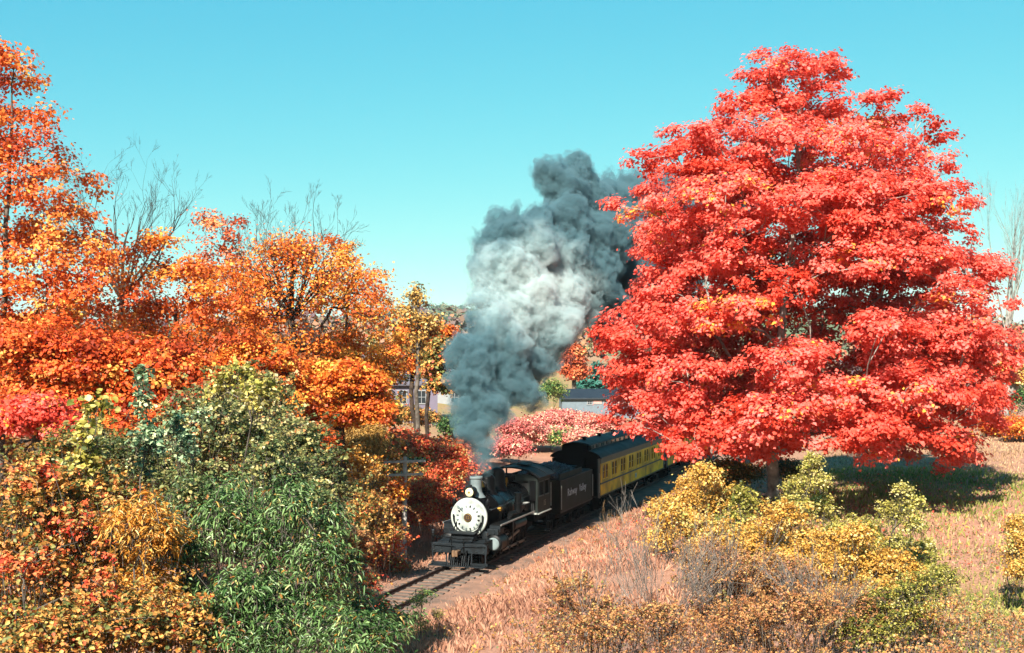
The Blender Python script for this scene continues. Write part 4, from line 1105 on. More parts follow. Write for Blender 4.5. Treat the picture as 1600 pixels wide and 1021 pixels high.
def in_void(c):
    px, py = 800 + c[0] / c[1] * F, HOR + (CZ - c[2]) / c[1] * F
    return c[1] < YM + 2.5 and any(((px - a) / w) ** 2 + ((py - b) / h) ** 2 < 1 for a, b, w, h in VOIDS)
ms = [q for q in ms if not in_void(q[0])]
def extra(px, py, rpx, dY=0, fl=.5):
    c = np.array(at(px, py, YM + dY)); r = rpx / F * YM
    o_ = c - np.array(at(1260, 400, YM)); o_[2] = 0
    return (c, r, r, r * fl, unit(o_) * .8)
ms += [extra(*e) for e in ((968, 322, 24, -2), (1085, 680, 42, -5), (1065, 698, 28, -6), (1015, 670, 34, -5), (1370, 700, 26, -6), (1205, 690, 34, -6), (1235, 702, 26, -4), (1120, 690, 36, -2), (1300, 672, 30, -3), (1420, 668, 34, -2), (1355, 655, 46, -7), (1500, 695, 38, -4), (1470, 680, 40, -6), (1520, 660, 36, -2),
       (1090, 702, 26, -6), (1185, 694, 24, -7), (1372, 716, 22, -6), (1505, 714, 28, -3), (1478, 712, 22, -4), (1210, 655, 56, -8), (1170, 682, 26, -7), (1270, 672, 34, -7), (975, 630, 40, -2), (960, 530, 40, -3), (1398, 158, 30, -1), (1440, 188, 34, 0), (1466, 212, 26, 1), (1470, 256, 32, -1), (1382, 186, 24, 1), (1415, 222, 36, -1), (1400, 200, 26, 2), (1296, 92, 26, 0), (1190, 98, 28, 0), (1235, 86, 22, 0), (1322, 108, 18, 0), (1010, 250, 30, -1), (1055, 215, 26, 0))]
mb_ = np.array([(1208 - 800) / F * YM, YM, 0]); mb_[2] = G(mb_[0], mb_[1])
plant('maple_tree', 'tall full maple in brilliant red leaf standing on the bank', 'tree', mb_, ms, red_l, leaf=.185, n_leaf=76, sub_r=.43, per=1.08,
      trunk=[tuple(at(1206, 690, YM)), tuple(at(1212, 600, YM)), tuple(at(1225, 470, YM)), tuple(at(1245, 330, YM)), tuple(at(1250, 170, YM))], bark_=bark_pale, tip=.022, power=.46, patch=(.12, .11, .12), flat=.55, thick=.06, bias=.02, nrand=.36)

# ------------------------------------------------------------------ trees along the far side of the line, from the frame's edge inwards
def base_at(px, Y):
    x = (px - 800) / F * Y
    return np.array([x, Y, G(x, Y)])
def tr(px0, Y, *pts): return [tuple(at(px, py, Y)) for px, py in pts]

plant('maple_tree', 'tallest orange maple, its thin crown cut by the frame edge', 'tree', base_at(0, 47),
      prof_sprays([(85, -60, 50), (140, -80, 82), (200, -95, 92), (240, -110, 110), (290, -120, 160), (330, -120, 165), (380, -120, 185), (430, -120, 205), (480, -125, 215), (540, -120, 215), (600, -110, 190), (650, -90, 150)], 47, step=1.5, rs_lim=(.8, 1.9), skip=.07, seed=21),
      deep_l, leaf=.15, n_leaf=96, sub_r=.48, per=.9, trunk=tr(0, 47, (2, 560), (8, 400), (15, 250), (18, 130)), tip=.014, patch=(.14, .14, .17), bias=.08)
b_ = base_at(185, 60)
plant('bare_tree', 'leafless grey tree fanning fine twigs against the blue sky', 'tree', b_, None, tan_l, skel=skel_from(b_, fan(at(190, 470, 60), (0, 0, 1), 5.2, 4, (2, 5), (.25, .7), (.45, .7), .1, 6, .06, .08, roots=10, rootang=.85), .2), bark_=bark_dark)
plant('maple_tree', 'broad orange maple in front of the leafless grey tree', 'tree', base_at(250, 53),
      prof_sprays([(385, 180, 270), (420, 150, 380), (460, 140, 430), (510, 140, 440), (560, 150, 440), (610, 160, 435), (660, 180, 430), (710, 220, 410)], 53, step=1.4, rs_lim=(.8, 1.7), skip=.1, seed=22),
      orange_l, leaf=.155, n_leaf=84, sub_r=.5, per=.85, trunk=tr(0, 53, (255, 650), (270, 560), (285, 470)), tip=.014, patch=(.16, .14, .17), bias=-.06)
plant('maple_tree', 'salmon orange maple with a thin ragged top', 'tree', base_at(372, 69),
      prof_sprays([(345, 320, 372), (370, 290, 400), (410, 285, 420), (450, 270, 430), (500, 270, 440), (560, 280, 440), (620, 290, 440)], 69, step=1.5, rs_lim=(.8, 1.7), skip=.12, seed=23),
      salmon_l, leaf=.16, n_leaf=80, sub_r=.56, per=.9, trunk=tr(0, 69, (372, 640), (368, 480), (350, 380)), tip=.014)
_unused = [np.array(at(462 + 105 * math.sin(a) * r, 470 - 185 * math.cos(a) * r, 60 + rng.normal() * 1.6)) for a, r in zip(rng.uniform(-.8, .85, 230), np.sqrt(rng.uniform(.15, 1, 230)))]
plant('maple_tree', 'half bare maple with fine upright twigs over a thin orange crown', 'tree', base_at(470, 60),
      ell_sprays([(470, 430, 90, 50), (400, 450, 50, 50), (530, 450, 60, 40), (450, 395, 40, 20), (420, 480, 70, 40), (560, 490, 60, 40), (430, 510, 60, 40), (480, 560, 60, 40)], 60, cover=.42, seed=5),
      orange_l, leaf=.14, n_leaf=30, sub_r=1.0, per=1.1, thin=.4, trunk=tr(0, 60, (466, 660), (458, 560), (455, 470), (458, 410)), bark_=bark_dark, tip=.013, power=.49, up=.8, seg=.8,
      twig=fan(at(458, 500, 60), (0, 0, 1), 4.7, 4, (2, 5), (.25, .7), (.45, .7), .085, 7, .06, .08, roots=14, rootang=.85))
plant('maple_tree', 'rounded orange maple leaning towards the smoke', 'tree', base_at(560, 65),
      prof_sprays([(395, 500, 560), (430, 490, 605), (470, 480, 625), (520, 480, 640), (560, 490, 640), (600, 500, 630), (650, 520, 610)], 65, step=1.3, rs_lim=(.7, 1.5), skip=.1, seed=24),
      orange_l, leaf=.15, n_leaf=76, sub_r=.4, per=.95, trunk=tr(0, 65, (556, 650), (540, 520), (545, 440)), tip=.014, bias=.04)
plant('maple_tree', 'low bright orange maple on two dark trunks', 'tree', base_at(533, 56),
      ell_sprays([(540, 600, 70, 36), (500, 620, 50, 34), (575, 640, 45, 24), (520, 655, 50, 28), (480, 590, 34, 26)], 56, seed=6), orange_l, leaf=.155, n_leaf=46, sub_r=.34, per=.9, trunk=tr(0, 56, (532, 690), (530, 640)), bark_=bark_dark, tip=.016, bias=.02)
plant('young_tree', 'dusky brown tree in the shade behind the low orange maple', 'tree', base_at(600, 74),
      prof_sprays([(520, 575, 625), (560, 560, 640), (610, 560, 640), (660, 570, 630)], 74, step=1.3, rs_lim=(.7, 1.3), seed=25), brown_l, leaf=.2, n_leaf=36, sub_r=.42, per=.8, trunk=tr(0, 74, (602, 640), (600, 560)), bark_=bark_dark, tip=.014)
plant('slender_tree', 'slender tree with sparse tan leaves before the far ridge', 'tree', base_at(655, 92),
      ell_sprays([(652, 470, 20, 24), (640, 500, 30, 26), (668, 510, 26, 24), (655, 545, 34, 30)], 92, cover=.5, seed=7), tan_l, leaf=.22, n_leaf=12, sub_r=.5, per=.7, trunk=tr(0, 92, (652, 640), (654, 540), (654, 480)), bark_=bark, tip=.02)
plant('maple_tree', 'small orange tree before the pale house', 'tree', base_at(662, 96),
      ell_sprays([(650, 530, 36, 22), (690, 530, 24, 22), (625, 560, 30, 24), (660, 575, 34, 26)], 96, cover=.8, seed=8), orange_l, leaf=.24, n_leaf=34, sub_r=.5, per=.8, trunk=tr(0, 96, (644, 640), (646, 560)), bark_=bark_dark, tip=.016)
plant('young_tree', 'dark green and amber tree beside the smoke', 'tree', base_at(668, 88),
      ell_sprays([(690, 555, 22, 30), (692, 605, 24, 26), (680, 580, 20, 20)], 88, seed=9), brown_l, leaf=.22, n_leaf=30, sub_r=.45, per=.8, trunk=tr(0, 88, (666, 650), (670, 610), (684, 570)), bark_=bark_dark, tip=.016, bias=-.05)
plant('oak_sapling', 'scarlet sapling bough low among the olive shrubs', 'tree', base_at(60, 31),
      ell_sprays([(55, 645, 52, 20), (95, 672, 40, 22), (30, 665, 34, 22)], 31, seed=10), red_l, leaf=.1, n_leaf=44, sub_r=.22, per=1.0, trunk=tr(0, 31, (62, 760), (58, 690)), tip=.01, seg=.5, bias=-.02)

# ------------------------------------------------------------------ shrubs between the camera and the line
def shrub(name, label, px, Y, ells, mat, leaf, n_leaf, sub_r, **kw):
    b = base_at(px, Y)
    seed = kw.pop('seed', int(px + Y)); cover = kw.pop('cover', 1.0); zf = kw.pop('zflat', .6); dp = kw.pop('depth', 1.0); sk = kw.pop('shoot_k', 1.0)
    kw.setdefault('tip', .005); kw.setdefault('seg', .45); kw.setdefault('stem', 'stem'); kw.setdefault('crown', 'foliage'); kw.setdefault('thick', .5); kw.setdefault('power', .3)
    kw.setdefault('patch', (.2, .17, .17)); kw.setdefault('flat', .75)
    r5 = np.random.default_rng(seed + 77); ells = [(e[0], e[1], e[2], e[3], (e[4] if len(e) > 4 else 0) + r5.uniform(-.06, .06) * min(Y, 40)) for e in ells]
    if Y >= 26 and kw.get('shape') == 'broad': kw['shape'] = 'kite'
    e3 = []
    for e in ells:
        yy = Y + (e[4] if len(e) > 4 else 0)
        e3.append((np.array(at(e[0], e[1], yy)), e[2] / F * yy, e[2] / F * yy * dp, e[3] / F * yy))
    ns = int(2.6 * sk * cover * sum(30 * e[1] * e[3] / (leaf * 5 * min(1., max(e[1], e[3]) + .15)) for e in e3)) + 8
    return plant(name, label, 'shrub' if 'shrub' in name or 'bush' in name else 'plant', b, ell_sprays(ells, Y, seed=seed, cover=cover, zflat=zf, depth=dp, k=.8), mat, leaf=leaf * .72, n_leaf=n_leaf * .34, sub_r=sub_r, shoots=(e3, ns), shoot_m=2.8 / leaf, **kw)

# back row, olive and cream
shrub('bushy_shrub', 'olive and cream leaved shrub below the broad orange maple', 330, 30, [(330, 690, 90, 80), (300, 760, 90, 60), (390, 720, 70, 80)], mix_l, .13, 26, .2, shape='broad')
shrub('bushy_shrub', 'cream flecked shrub rising against the orange crowns', 400, 33, [(400, 640, 60, 60), (430, 690, 60, 60), (360, 650, 50, 50)], mix_l, .14, 24, .22, shape='broad', bias=.1)
shrub('bushy_shrub', 'dark olive shrub between the scarlet bough and the pale sapling', 150, 28, [(140, 720, 70, 60), (190, 760, 70, 60), (90, 740, 60, 50)], brown_l, .13, 24, .2, shape='broad', bias=-.15)
shrub('bushy_shrub', 'olive shrub with red sprays near the golden fronds', 480, 31, [(480, 720, 60, 60), (500, 770, 60, 50), (455, 760, 50, 50)], mix_l, .13, 24, .2, shape='broad', bias=-.08)
shrub('leafy_sapling', 'sapling with large pale blue green leaves at its tip', 225, 22, [(222, 592, 8, 22), (225, 640, 13, 30), (230, 700, 22, 40)], blue_l, .12, 10, .13, shape='broad', single=60, depth=1.2)
shrub('leafy_sapling', 'thin sapling with big cream leaves beside the dark gap', 140, 21, [(148, 640, 22, 22), (136, 680, 26, 24), (140, 730, 30, 34)], ygreen_l, .15, 7, .18, shape='broad', single=60, cover=.7, bias=.12)
shrub('leafy_sapling', 'blue green sapling rising through the olive shrubs', 290, 24, [(276, 664, 12, 18), (312, 652, 10, 18), (290, 705, 24, 30), (255, 690, 10, 16)], blue_l, .11, 9, .14, shape='broad', bias=.02, single=40, cover=.7)
shrub('leafy_sapling', 'yellowing sapling with cream leaves against the orange leaves', 380, 25, [(370, 590, 26, 24), (402, 620, 34, 30), (345, 610, 24, 24)], ygreen_l, .12, 8, .2, shape='broad', single=60, cover=.7, bias=.15)
# deep boughs and undergrowth filling the shade below the tall orange trees
plant('maple_tree', 'wide low orange maple crown behind the pale saplings', 'tree', base_at(120, 41),
      ell_sprays([(40, 560, 90, 50), (150, 570, 90, 50), (250, 580, 80, 50), (90, 630, 90, 40), (200, 650, 90, 40), (300, 630, 70, 40)], 41, seed=31), deep_l, leaf=.145, n_leaf=50, sub_r=.38, per=.58, trunk=tr(0, 41, (110, 700), (120, 620)), bark_=bark_dark, tip=.014, bias=-.05)
plant('maple_tree', 'shaded amber maple between the cream shrub and the dark trunks', 'tree', base_at(420, 52),
      ell_sprays([(400, 580, 80, 44), (440, 640, 70, 40), (360, 620, 60, 40), (470, 690, 50, 34)], 52, seed=32), orange_l, leaf=.145, n_leaf=44, sub_r=.34, per=.9, trunk=tr(0, 52, (430, 720), (425, 640)), bark_=bark_dark, tip=.014, bias=-.1)
shrub('tangled_shrub', 'leafy tangle at the bottom edge under the golden fronds', 190, 15.5, [(180, 985, 110, 60), (90, 1010, 90, 60), (270, 1000, 80, 60)], brown_l, .075, 34, .13, shape='broad', bias=.05)
shrub('lance_leaf_shrub', 'dark green shrub along the bottom edge below the glossy one', 450, 15.5, [(380, 1000, 90, 60), (480, 1000, 90, 60), (560, 1010, 70, 50)], lance_l, .13, 22, .18, shape='lance', droop=1.0, bias=-.1)
shrub('bushy_shrub', 'olive shrub filling the gap behind the glossy green shrub', 470, 26, [(480, 830, 70, 60), (430, 760, 70, 60), (520, 860, 50, 50)], mix_l, .1, 34, .2, shape='broad', bias=-.12)
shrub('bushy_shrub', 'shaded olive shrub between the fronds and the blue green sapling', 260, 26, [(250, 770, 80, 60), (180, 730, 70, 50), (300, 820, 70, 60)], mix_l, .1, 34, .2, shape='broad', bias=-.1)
shrub('small_shrub', 'faded orange shrub between the yellow shrub and the pole', 592, 58.5, [(590, 800, 34, 30), (588, 775, 24, 22), (570, 830, 40, 24)], rust_l, .16, 30, .28)
# middle
shrub('tangled_shrub', 'rust and olive shrub at the lower corner beside the golden fronds', 60, 18, [(60, 800, 80, 80), (20, 880, 90, 90), (110, 890, 80, 90), (50, 980, 110, 70)], brown_l, .09, 30, .15, shape='broad', bias=.06)
shrub('tangled_shrub', 'amber and brown shrub behind the golden fronds', 170, 21, [(160, 800, 70, 60), (130, 860, 60, 60), (210, 850, 60, 70), (190, 940, 70, 60)], brown_l, .1, 28, .16, shape='broad', bias=.12)
shrub('golden_fern', 'clump of golden arching fronds amid the green leaves', 225, 17.5, [(220, 820, 60, 40), (190, 880, 50, 50), (250, 850, 40, 40), (230, 930, 50, 50)], gold_o, .13, 22, .14, shape='lance', droop=.9)
shrub('lance_leaf_shrub', 'glossy green shrub with long drooping leaves, largest of all', 400, 17, [(300, 870, 48, 50), (355, 820, 42, 60), (415, 860, 56, 60), (455, 800, 36, 48), (500, 890, 46, 60), (385, 940, 80, 50), (300, 950, 56, 50), (460, 960, 60, 50), (520, 830, 26, 36)], lance_l, .13, 22, .2, shape='lance', single=280, bias=-.06, droop=1.0, per=1.1)
shrub('lance_leaf_shrub', 'green drooping leaved shrub just under the olive shrubs', 380, 22, [(400, 790, 80, 50), (320, 800, 70, 50), (460, 800, 50, 50)], lance_l, .125, 28, .2, shape='lance', bias=-.05, droop=1.0)
shrub('lance_leaf_shrub', 'low green leafy shrub beside the end of the rails', 560, 21, [(540, 960, 60, 50), (590, 985, 60, 40), (500, 900, 40, 50)], lance_l, .14, 22, .18, shape='lance', droop=.9)
shrub('small_shrub', 'yellow orange shrub at the foot of the low orange maple', 560, 57, [(560, 740, 34, 34), (555, 785, 36, 30), (535, 715, 24, 24)], gold_o, .17, 24, .3, shape='kite', bias=.1)
shrub('small_shrub', 'dark shrub with amber leaves overhanging a shady hollow', 560, 55.5, [(570, 800, 36, 34), (545, 830, 40, 30), (600, 835, 30, 24)], brown_l, .16, 26, .28, bias=.05)
shrub('sumac_shrub', 'orange red shrub spilling down towards the rails', 590, 57.5, [(600, 850, 40, 24), (570, 880, 40, 30), (610, 890, 30, 24)], scarlet_l, .16, 24, .28, bias=.1, cover=.8)
shrub('sumac_shrub', 'red leaved shrub hanging over the near end of the rails', 565, 29, [(555, 940, 34, 26), (590, 960, 26, 22), (575, 915, 20, 16)], scarlet_l, .12, 20, .18, cover=.7, bias=.0)
shrub('sumac_shrub', 'salmon pink shrub beside the green leaves and the dry bank', 540, 27, [(530, 880, 40, 34), (555, 850, 36, 24)], rust_l, .11, 22, .18, cover=.8)
shrub('bushy_shrub', 'loose yellow green upright shrub threaded through the green leaves', 440, 19.5, [(300, 800, 30, 60), (420, 740, 34, 60), (500, 800, 30, 54), (360, 860, 40, 50), (540, 900, 36, 50)], mix_l, .08, 16, .15, shape='broad', cover=.6, bias=-.1)
shrub('tangled_shrub', 'red and amber sprays tangled through the lower corner shrubs', 90, 16.5, [(60, 760, 40, 50), (120, 830, 40, 50), (40, 900, 50, 50), (150, 930, 40, 50)], scarlet_l, .085, 12, .14, shape='broad', cover=.3, bias=.12)
# behind the line, round the pole
shrub('sumac_shrub', 'scarlet shrub in front of the pale house', 660, 80, [(650, 705, 50, 22), (690, 715, 40, 22), (620, 690, 34, 18)], scarlet_l, .22, 34, .4)
shrub('sumac_shrub', 'scarlet shrub directly behind the smokebox', 700, 70, [(690, 750, 44, 26), (715, 720, 34, 24), (735, 740, 26, 30)], scarlet_l, .2, 34, .36, bias=-.05)
shrub('sumac_shrub', 'red shrub standing close behind the grey pole', 640, 64, [(640, 790, 36, 30), (662, 810, 30, 22), (612, 805, 26, 26)], scarlet_l, .17, 26, .3, bias=-.06)
shrub('sumac_shrub', 'red and olive shrub between the pole and the pilot', 680, 64, [(680, 790, 30, 26), (665, 770, 34, 24), (700, 800, 20, 24)], scarlet_l, .17, 28, .3, bias=.06)
shrub('small_shrub', 'shaded brown shrub beside the crossarms of the pole', 592, 68, [(600, 730, 40, 34), (580, 765, 36, 28), (640, 745, 26, 22)], brown_l, .2, 28, .36, bias=-.02)
shrub('mound_shrub', 'rounded tan green mound of drooping stems behind the trunks', 572, 62, [(572, 682, 36, 16), (565, 700, 32, 12)], tan_l, .24, 30, .3, shape='lance', droop=1.0)
shrub('small_shrub', 'amber bush half hiding the lilac house', 640, 108, [(640, 650, 30, 12), (612, 640, 20, 14), (668, 655, 20, 10)], brown_l, .24, 30, .4, bias=.05)
shrub('small_shrub', 'dark green bush at the foot of the smoke', 722, 84, [(705, 668, 22, 16), (722, 660, 16, 12)], green_l, .22, 34, .36, bias=-.2)
shrub('small_shrub', 'green bush in front of the scarlet shrubs', 690, 74, [(665, 735, 24, 12), (648, 730, 18, 12)], green_l, .2, 24, .36)
shrub('small_shrub', 'orange shrub at the foot of the dusky brown tree', 600, 57, [(592, 800, 26, 20), (612, 770, 24, 20)], orange_l, .18, 26, .3, bias=.0)
# field beyond the coach
for lab, px, py, rx, ry, Y, m_, bi in (
        ('pink red bush under the smoke beside the shed field', 815, 672, 34, 16, 112, pink_l, 0), ('broad pink bush below the long shed', 880, 655, 46, 11, 128, pink_l, .02),
        ('rosy bush touching the maple boughs near the coach roof', 935, 664, 34, 12, 120, pink_l, .08), ('salmon bush at the edge of the field', 800, 700, 26, 14, 100, pink_l, -.05),
        ('pale pink bush in the middle of the field', 862, 680, 34, 10, 112, pink_l, .15), ('small olive bush among the pink bushes', 878, 684, 16, 10, 108, green_l, .05),
        ('dusty pink bush beside the olive one', 915, 685, 30, 9, 108, pink_l, .2), ('round green bush beside the shed end', 862, 612, 20, 16, 150, green_l, .12)):
    shrub('field_bush', lab, px, Y, [(px, py, rx, ry), (px - rx * .5, py + 3, rx * .6, ry * .8), (px + rx * .5, py + 2, rx * .6, ry * .8)], m_, .26, 26, .5, bias=bi, group='bushes in the field beyond the coach', seg=1.0)
plant('conifer', 'dark blue green conifer standing behind the long shed', 'tree', base_at(935, 185),
      [(np.array(at(935 + math.sin(k * 2.4) * w, py, 185 + math.cos(k * 2.4) * w * .08)), w / F * 185 * .9 + .3, w / F * 185 * .9 + .3, .35, np.array([math.sin(k * 2.4), math.cos(k * 2.4), 0])) for k, (py, w) in enumerate([(572, 3), (578, 6), (583, 9), (588, 11), (592, 13), (596, 15), (600, 17), (604, 18), (608, 20), (612, 21), (600, 16), (606, 18), (594, 12)])],
      pine_l, leaf=.4, n_leaf=60, sub_r=.6, per=1.6, trunk=[tuple(at(935, 566, 185))], bark_=bark_dark, tip=.04, seg=1.5)
plant('maple_tree', 'small red orange tree beyond the field beside the smoke', 'tree', base_at(897, 170),
      ell_sprays([(897, 560, 15, 22), (900, 585, 14, 16), (890, 575, 10, 22)], 170, seed=12), salmon_l, leaf=.34, n_leaf=34, sub_r=.7, per=.9, trunk=[tuple(at(897, 580, 170))], tip=.03, seg=1.5, bias=-.15)

# far wood: a mass of crowns behind the field and on the ridge, too many and too far to count
def far_wood(name, label, pts, size, nl, leafsz, mat, flat=1.0):
    P0 = np.array(pts); n = len(P0)
    k = np.repeat(np.arange(n), nl)
    d = unit(rng.normal(size=(len(k), 3))); d[:, 2] = np.abs(d[:, 2]) * 1.2 - .25
    sz = (size * rng.uniform(.6, 1.35, n))[k][:, None]
    Pp = P0[k] + d * sz * rng.uniform(.6, 1.0, (len(k), 1)) * np.array([1, 1, flat]) + np.array([0, 0, 1]) * sz * .9
    Nn = unit(d + rng.normal(size=d.shape) * .5 + np.array([0, 0, .3]))
    t = np.clip(rng.uniform(.05, .95, n)[k] + rng.normal(size=len(k)) * .12, .01, .99)
    props(link(name, leaves(name, Pp, Nn, leafsz * rng.uniform(.7, 1.3, len(k)), t, mat)), label, kind='stuff')
pts = []
while len(pts) < 520:
    Y = rng.uniform(62, 200); x = rng.uniform(-.5, -.02) * Y
    d_ = (x - X0) * TY - (Y - Y0) * TX
    if d_ > -9 or (x > -.11 * Y and Y > 90): continue
    pts.append((x, Y, G(x, Y)))
und_l = leafmat('undergrowth_leaf', [(0, '#4a3a22'), (.3, '#7d4a26'), (.55, '#b8642e'), (.75, '#a0522c'), (.9, '#6d6a34'), (1, '#c98a44')], .3)
far_wood('undergrowth', 'thick autumn undergrowth filling the wood beyond the line', pts, 1.9, 190, .4, und_l, 1.2)
pts = []
for _ in range(420):
    Y = rng.uniform(215, 420); x = rng.uniform(-.62, .62) * Y
    if 5 < x < 30 and Y < 260: continue
    pts.append((x, Y, G(x, Y) + 1))
far_wood('far_trees', 'hazy band of autumn trees beyond the field', pts, 4.2, 150, 1.25, far_l, 1.3)
pts = []
while len(pts) < 2400:
    Y = rng.uniform(1050, 2420); x = rng.uniform(-.22, .2) * Y
    z = float(ridge_h(x, Y))
    pts.append((x, Y, z - 3))
ridge_l = leafmat('ridge_wood_leaf', [(0, '#24402c'), (.3, '#3a5236'), (.55, '#56603c'), (.8, '#7a6a48'), (1, '#8a5a44')], .1)
far_wood('ridge_woods', 'dark woods covering the far ridge', pts, 8.0, 30, 3.0, ridge_l, .8)

# ------------------------------------------------------------------ bank on the near side, below and in front of the maple
shrub('golden_bush', 'golden yellow bush nearest to the yellow coach', 1085, 52, [(1090, 770, 40, 34), (1070, 800, 44, 34), (1120, 800, 40, 40), (1100, 745, 24, 20), (1040, 800, 26, 20)], gold_l, .14, 30, .24)
shrub('golden_bush', 'yellow bush in front of the shady gap under the maple', 1225, 45, [(1225, 815, 40, 34), (1190, 850, 44, 34), (1250, 850, 44, 30)], gold_l, .13, 28, .22, bias=-.05)
for lab, px, Y, el, m_, lf, bi in (
        ('golden bush at the coach end of the yellow thicket', 1045, 47, [(1050, 815, 34, 30), (1080, 830, 40, 34), (1030, 850, 30, 26)], gold_l, .12, .05),
        ('pale gold bush in the middle of the yellow thicket', 1130, 44, [(1130, 850, 44, 34), (1170, 880, 44, 34), (1100, 870, 36, 30)], gold_l, .11, -.02),
        ('amber gold bush below the tall yellow green bush', 1260, 40, [(1260, 880, 46, 34), (1300, 860, 34, 30), (1220, 890, 40, 34)], gold_l, .11, -.08),
        ('pinkish gold bush above the rust brown brush', 1190, 36, [(1190, 920, 50, 34), (1250, 930, 50, 30), (1130, 920, 40, 30)], rust_l, .09, .05),
        ('yellow green bush joining the thicket to the sapling', 1360, 42, [(1350, 840, 34, 28), (1385, 870, 34, 30), (1330, 870, 30, 26)], ygreen_l, .1, .05),
        ('yellow green bush at the end of the thicket beside the grass', 1440, 37, [(1440, 890, 36, 30), (1470, 910, 30, 26), (1420, 930, 40, 30)], ygreen_l, .09, 0.0),
        ('low gold bush over the olive weeds', 1370, 31, [(1370, 930, 50, 30), (1310, 950, 50, 30), (1430, 960, 44, 30)], gold_l, .08, -.1)):
    shrub('golden_bush', lab, px, Y, el, m_, lf, 26, .2, bias=bi, group='bushes of the yellow thicket under the maple')
shrub('leafy_bush', 'tall yellow green bush hiding the maple trunk foot', 1262, 49, [(1268, 728, 16, 20), (1252, 760, 24, 20), (1285, 755, 14, 18), (1240, 800, 30, 34), (1280, 800, 26, 30), (1305, 835, 20, 22)], ygreen_l, .12, 22, .2, shape='broad', bias=.12)
shrub('leafy_bush', 'green bush growing between the two golden bushes', 1165, 50, [(1160, 790, 30, 34), (1150, 830, 40, 30)], ygreen_l, .14, 26, .24, bias=-.08)
shrub('leafy_sapling', 'yellow green sapling standing against the dark tree shadow', 1415, 40, [(1410, 768, 14, 14), (1432, 790, 16, 16), (1395, 805, 24, 20), (1428, 820, 18, 20), (1445, 862, 22, 22), (1400, 860, 26, 26)], ygreen_l, .1, 18, .18, shape='broad', bias=.15)
shrub('golden_bush', 'amber bush along the lower edge of the tree shadow', 1350, 36, [(1350, 880, 60, 26), (1300, 900, 50, 30), (1400, 900, 50, 40), (1340, 840, 30, 20)], gold_l, .1, 24, .2, bias=-.1)
shrub('small_shrub', 'rusty pink brush with tiny leaves below the golden bush', 1150, 33, [(1150, 900, 60, 40), (1220, 900, 60, 34), (1100, 880, 44, 34)], rust_l, .075, 30, .2, cover=.8)
shrub('small_shrub', 'rust brown brush at the lower edge of the bank', 1240, 26, [(1240, 965, 80, 44), (1160, 975, 70, 40), (1320, 960, 60, 40)], rust_l, .06, 34, .17, cover=.8)
shrub('small_shrub', 'olive and yellow weeds below the amber bush', 1400, 27, [(1390, 960, 60, 40), (1440, 930, 40, 40), (1350, 990, 60, 30)], ygreen_l, .07, 30, .18, cover=.8, bias=-.1)
shrub('golden_bush', 'small yellow bush at the frame edge beside the tan field', 1575, 42, [(1588, 828, 18, 20), (1592, 850, 22, 20), (1590, 875, 24, 20), (1596, 895, 26, 20)], gold_l, .1, 24, .2)
shrub('small_shrub', 'reddish sprigs with few leaves on the dry bank', 900, 34, [(900, 930, 50, 34), (940, 960, 46, 30), (870, 960, 34, 26)], rust_l, .1, 7, .22, cover=.5, patch=(.25, .2, .2))
shrub('small_shrub', 'low rusty weeds at the foot of the bare twigs', 960, 27, [(950, 975, 60, 26), (1030, 970, 60, 30), (890, 985, 50, 20)], rust_l, .07, 18, .18, cover=.6, patch=(.25, .2, .2))
def bare_bush(label, px, Y, cx, cy, h, roots, spread_, cat='shrub', name='bare_shrub', bark_=None, r0=.016, levels=2, lean=0.0, kids=(3, 6)):
    b = base_at(px, Y); st = np.array(at(cx, cy, Y)); st[2] = max(st[2], b[2]) if st[2] > b[2] else b[2]
    A = fan(st, (lean, 0, 1), h, levels, kids, (.2, .55), (.4, .7), r0, 6, .05, .06, roots=roots, rootang=spread_)
    return plant(name, label, cat, b, None, rust_l, skel=skel_from(b, A, r0), bark_=bark_, stem='stem', thick=9)
greytw = bark_mat('grey_twig', '#857b72', '#453d37')
bare_bush('wide bare grey shrub of many fine upright twigs', 1040, 28, 1035, 1010, 2.3, 22, .75, bark_=greytw, r0=.014)
bare_bush('bare shrub with tall thin whips reaching up past the coach', 965, 31, 1000, 1000, 2.7, 4, .25, bark_=greytw, r0=.018, levels=2, lean=-.22)
bare_bush('grey twiggy shrub behind the rusty brush', 1120, 30, 1130, 985, 2.0, 18, .8, bark_=greytw, r0=.012)
bare_bush('thin forked bare stems crossing the dry bank', 900, 30, 915, 1000, 2.2, 6, .7, bark_=greytw, r0=.016)
bare_bush('grey twig shrub among the olive weeds', 1300, 26, 1290, 1010, 1.5, 24, .8, bark_=greytw, r0=.01)
bare_bush('tall dry weed stalks beside the coach platform', 955, 52, 955, 850, 1.5, 5, .5, cat='plant', name='dry_weed', bark_=bark_mat('straw_stalk', '#a3835c', '#6e5238'), r0=.014, levels=1)

